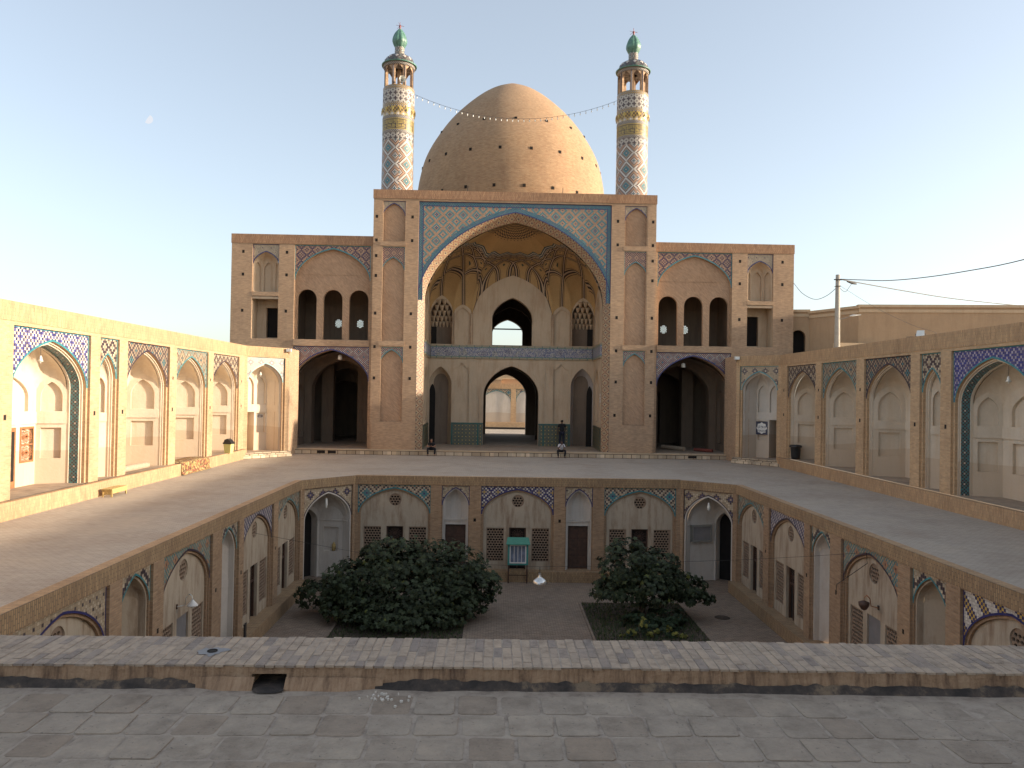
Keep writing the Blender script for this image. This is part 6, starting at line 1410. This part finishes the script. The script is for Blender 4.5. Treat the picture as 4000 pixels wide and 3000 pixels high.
# ================================================================ PEOPLE
def skin(name, verts, edges, radii, mt, parent, sub=2, root=0):
    me = bpy.data.meshes.new(name); org = Vector(parent['_org']); me.from_pydata([tuple(Vector(v)-org) for v in verts], edges, []); me.materials.append(MAT[mt])
    o = bpy.data.objects.new(name, me); C.objects.link(o); o.parent = parent; o['_org'] = parent['_org']
    md = o.modifiers.new('skin','SKIN'); md.use_smooth_shade = True
    for i, r in enumerate(radii):
        sv = me.skin_vertices[0].data[i]; sv.radius = (r,r) if not isinstance(r, tuple) else r; sv.use_root = (i == root)
    sb_ = o.modifiers.new('sub','SUBSURF'); sb_.levels = sub; sb_.render_levels = sub
    return o
def person(label, pos, J, shirt, trousers, skinm, scale=1.0, face=-1, reach=None):
    """J: joint positions in metres (x, y towards the mosque, z) from the point between the feet"""
    root = thing('person', label, 'person', pos); P = Vector(pos)
    def w(p): return P + Vector(p)*scale
    names = ['pelvis','waist','chest','neck','head','crown','shL','elL','wrL','shR','elR','wrR','hpL','knL','anL','toL','hpR','knR','anR','toR']
    V = [w(J[n]) for n in names]; ix = {n: i for i, n in enumerate(names)}
    E_ = [('pelvis','waist'),('waist','chest'),('chest','neck'),('neck','head'),('head','crown'),('chest','shL'),('shL','elL'),('elL','wrL'),('chest','shR'),('shR','elR'),('elR','wrR'),('pelvis','hpL'),('hpL','knL'),('knL','anL'),('anL','toL'),('pelvis','hpR'),('hpR','knR'),('knR','anR'),('anR','toR')]
    Rr = dict(pelvis=.085,waist=.08,chest=.085,neck=.052,head=.082,crown=.07,shL=.045,elL=.038,wrL=.026,shR=.045,elR=.038,wrR=.026,hpL=.065,knL=.048,anL=.038,toL=.03,hpR=.065,knR=.048,anR=.038,toR=.03)
    verts = list(V); edges = [(ix[a],ix[b]) for a, b in E_]; rad = [Rr[n]*scale for n in names]
    for sd in 'LR':          # hands: palm and five fingers continuing the forearm
        wr, el = w(J['wr'+sd]), w(J['el'+sd]); d = (wr-el).normalized(); dn = Vector(J.get('hand'+sd, tuple(d))).normalized(); sx = dn.cross(Vector((0,0,1))) if abs(dn.z) < .9 else Vector((1,0,0)); sx.normalize()
        pm = len(verts); verts.append(wr+dn*.07*scale); rad.append(.024*scale); edges.append((ix['wr'+sd],pm))
        for f_, (o_, ln) in enumerate(((-.027,.065),(-.009,.08),(.009,.075),(.027,.06))):
            k = len(verts); verts += [wr+(dn*.10+sx*o_)*scale, wr+(dn*(.10+ln)+sx*o_*1.2+Vector((0,0,-.012)))*scale]; rad += [.0095*scale,.008*scale]; edges += [(pm,k),(k,k+1)]
        k = len(verts); sgn = 1 if sd == 'L' else -1; verts += [wr+(dn*.035+sx*.035*sgn)*scale, wr+(dn*.085+sx*.055*sgn)*scale]; rad += [.011*scale,.009*scale]; edges += [(ix['wr'+sd],k),(k,k+1)]
    fd = Vector(J['face']).normalized(); hd = w(J['head']); k = len(verts)
    verts.append(hd+fd*.095*scale+Vector((0,0,-.005))*scale); rad.append(.018*scale); edges.append((ix['head'],k))
    body = skin('body', verts, edges, rad, skinm, root)
    # clothing
    def cloth(nm, ns, mul, mt, ends=()):
        vs = [w(J[n]) if isinstance(n, str) else w(n) for n in ns]; return vs
    shv = ['pelvis','waist','chest','neck','shL','elL','shR','elR']; vs = [w(J[n]) for n in shv]
    vs[3] = w(J['chest']).lerp(w(J['neck']), .7); vs[5] = w(J['shL']).lerp(w(J['elL']), .62); vs[7] = w(J['shR']).lerp(w(J['elR']), .62)
    skin('shirt', vs, [(0,1),(1,2),(2,3),(2,4),(4,5),(2,6),(6,7)], [(.155*scale,.125*scale),(.15*scale,.125*scale),(.165*scale,.135*scale),.065*scale,.075*scale,.062*scale,.075*scale,.062*scale], shirt, root)
    tv = [w(J[n]) for n in ('pelvis','hpL','knL','anL','hpR','knR','anR')]
    skin('trousers', tv, [(0,1),(1,2),(2,3),(0,4),(4,5),(5,6)], [.14*scale,.105*scale,.078*scale,.062*scale,.105*scale,.078*scale,.062*scale], trousers, root)
    for sd in 'LR':
        a_, t_ = w(J['an'+sd]), w(J['to'+sd]); z0 = P.z+.04*scale; hl = a_.lerp(t_,-.25)
        skin('shoe', [Vector((hl.x,hl.y,z0)), Vector((a_.x,a_.y,z0+.015)).lerp(Vector((t_.x,t_.y,z0)),.4), Vector((t_.x,t_.y,z0))], [(0,1),(1,2)], [.042*scale,.045*scale,.038*scale], 'shoe_black', root, 1)
    cr = w(J['crown']); back = -fd
    skin('hair', [cr+Vector((0,0,.02*scale))+back*.02*scale, hd+back*.035*scale+Vector((0,0,.045*scale)), hd+back*.05*scale+Vector((0,0,-.02*scale))], [(0,1),(1,2)], [.086*scale,.098*scale,.075*scale], 'hair_black', root, 2)
    for s_ in (-1,1):        # eyes and ears
        sx = fd.cross(Vector((0,0,1))).normalized(); c_ = hd+fd*.078*scale+sx*.03*s_*scale+Vector((0,0,.02*scale)); m = MB(); m.tube([(c_.x,c_.z,c_.y),(c_.x+fd.x*.008,c_.z+fd.z*.008,c_.y+fd.y*.008)], .009*scale, 8); m.build('eye','hair_black',body)
        c_ = hd+sx*.086*s_*scale; m = MB(); m.lathe((c_.x,c_.y),[(.0,c_.z-.03*scale),(.014*scale,c_.z-.01*scale),(.016*scale,c_.z+.02*scale),(.0,c_.z+.035*scale)],8); m.build('ear',skinm,body)
    c_ = hd+fd*.086*scale+Vector((0,0,-.045*scale)); sx = fd.cross(Vector((0,0,1))).normalized()*.02*scale; m = MB(); m.tube([(c_.x-sx.x,c_.z,c_.y-sx.y),(c_.x+sx.x,c_.z,c_.y+sx.y)], .005*scale, 6); m.build('mouth','finial_red',body)
    return root
sit = dict(pelvis=(0,.46,.50),waist=(0,.38,.64),chest=(0,.24,.83),neck=(0,.14,.98),head=(0,.06,1.085),crown=(0,.04,1.165),shL=(-.17,.22,.88),shR=(.17,.22,.88),
  hpL=(-.10,.44,.47),hpR=(.10,.44,.47),knL=(-.27,.06,.50),knR=(.27,.06,.50),anL=(-.22,.04,.09),anR=(.22,.04,.09),toL=(-.24,-.12,.04),toR=(.24,-.12,.04),face=(0,-.9,-.35))
s1 = dict(sit, elL=(-.30,.12,.64), wrL=(-.09,-.08,.66), elR=(.30,.12,.64), wrR=(.09,-.08,.66), handL=(.75,-.3,.35), handR=(-.75,-.3,.35))
s2 = dict(sit, elL=(-.25,.04,.60), wrL=(-.07,-.08,.88), elR=(.25,.04,.60), wrR=(.09,-.07,.90), handL=(.5,.1,.8), handR=(-.5,.1,.8))
person('person in black T-shirt on the step left of the great arch, looking at their hands', (-5.6,54.02,0), s1, 'cloth_black', 'cloth_black', 'skin')
person('person in white T-shirt and dark trousers sitting on the step, hands at face', (3.45,54.02,0), s2, 'cloth_white', 'cloth_black', 'skin_dark')
sd_ = dict(pelvis=(0,0,.98),waist=(0,0,1.12),chest=(0,.01,1.36),neck=(0,.02,1.52),head=(-.01,.01,1.63),crown=(-.01,.03,1.72),shL=(-.18,.01,1.43),shR=(.18,.01,1.43),elL=(-.25,.02,1.15),elR=(.24,.02,1.15),wrL=(-.25,.12,.94),wrR=(.18,.14,.98),
  hpL=(-.09,0,.92),hpR=(.09,0,.92),knL=(-.11,.01,.50),knR=(.11,.0,.50),anL=(-.12,0,.09),anR=(.12,0,.09),toL=(-.13,.16,.04),toR=(.13,.16,.04),face=(-.35,.8,.45))
person('person in dark shirt and trousers standing under the great arch, back turned, looking up', (3.93,59.7,PF), sd_, 'cloth_black', 'cloth_navy', 'skin_dark', 1.2)
bpy.context.view_layer.update()

# ================================================================ DAY MOON
g = NG('moon_glow'); g.b.inputs['Base Color'].default_value = (0,0,0,1); g.b.inputs['Emission Color'].default_value = (.39,.41,.45,1); g.b.inputs['Emission Strength'].default_value = 1.0; MAT['moon_glow'] = g.m
dm = Vector(R.to_3x3() @ Vector(((319.5-1106)/1680, -(257-829.5)/1680, -1))).normalized()*3400; mc = Vector((-1.17,0,4.4))+dm
fx = Fr(mc, (dm.y,-dm.x,0), (dm.x,dm.y,0)); rad = 3400*.0052; tl = math.radians(-28); P_ = []
for i in range(24):
    t = -PI/2+PI*i/23; P_.append((rad*math.cos(t), rad*math.sin(t)))
for i in range(1,23):
    t = PI/2-PI*i/23; P_.append((-rad*.15*math.cos(t), rad*math.sin(t)))
P_ = [(x*math.cos(tl)-y*math.sin(tl), x*math.sin(tl)+y*math.cos(tl)) for x, y in P_]
m = MB(fx); m.poly(P_, (), 0); o = m.build('moon','moon_glow'); tag(o, 'faint pale half moon high in the sky left of the minarets', 'moon')
bpy.context.view_layer.update()
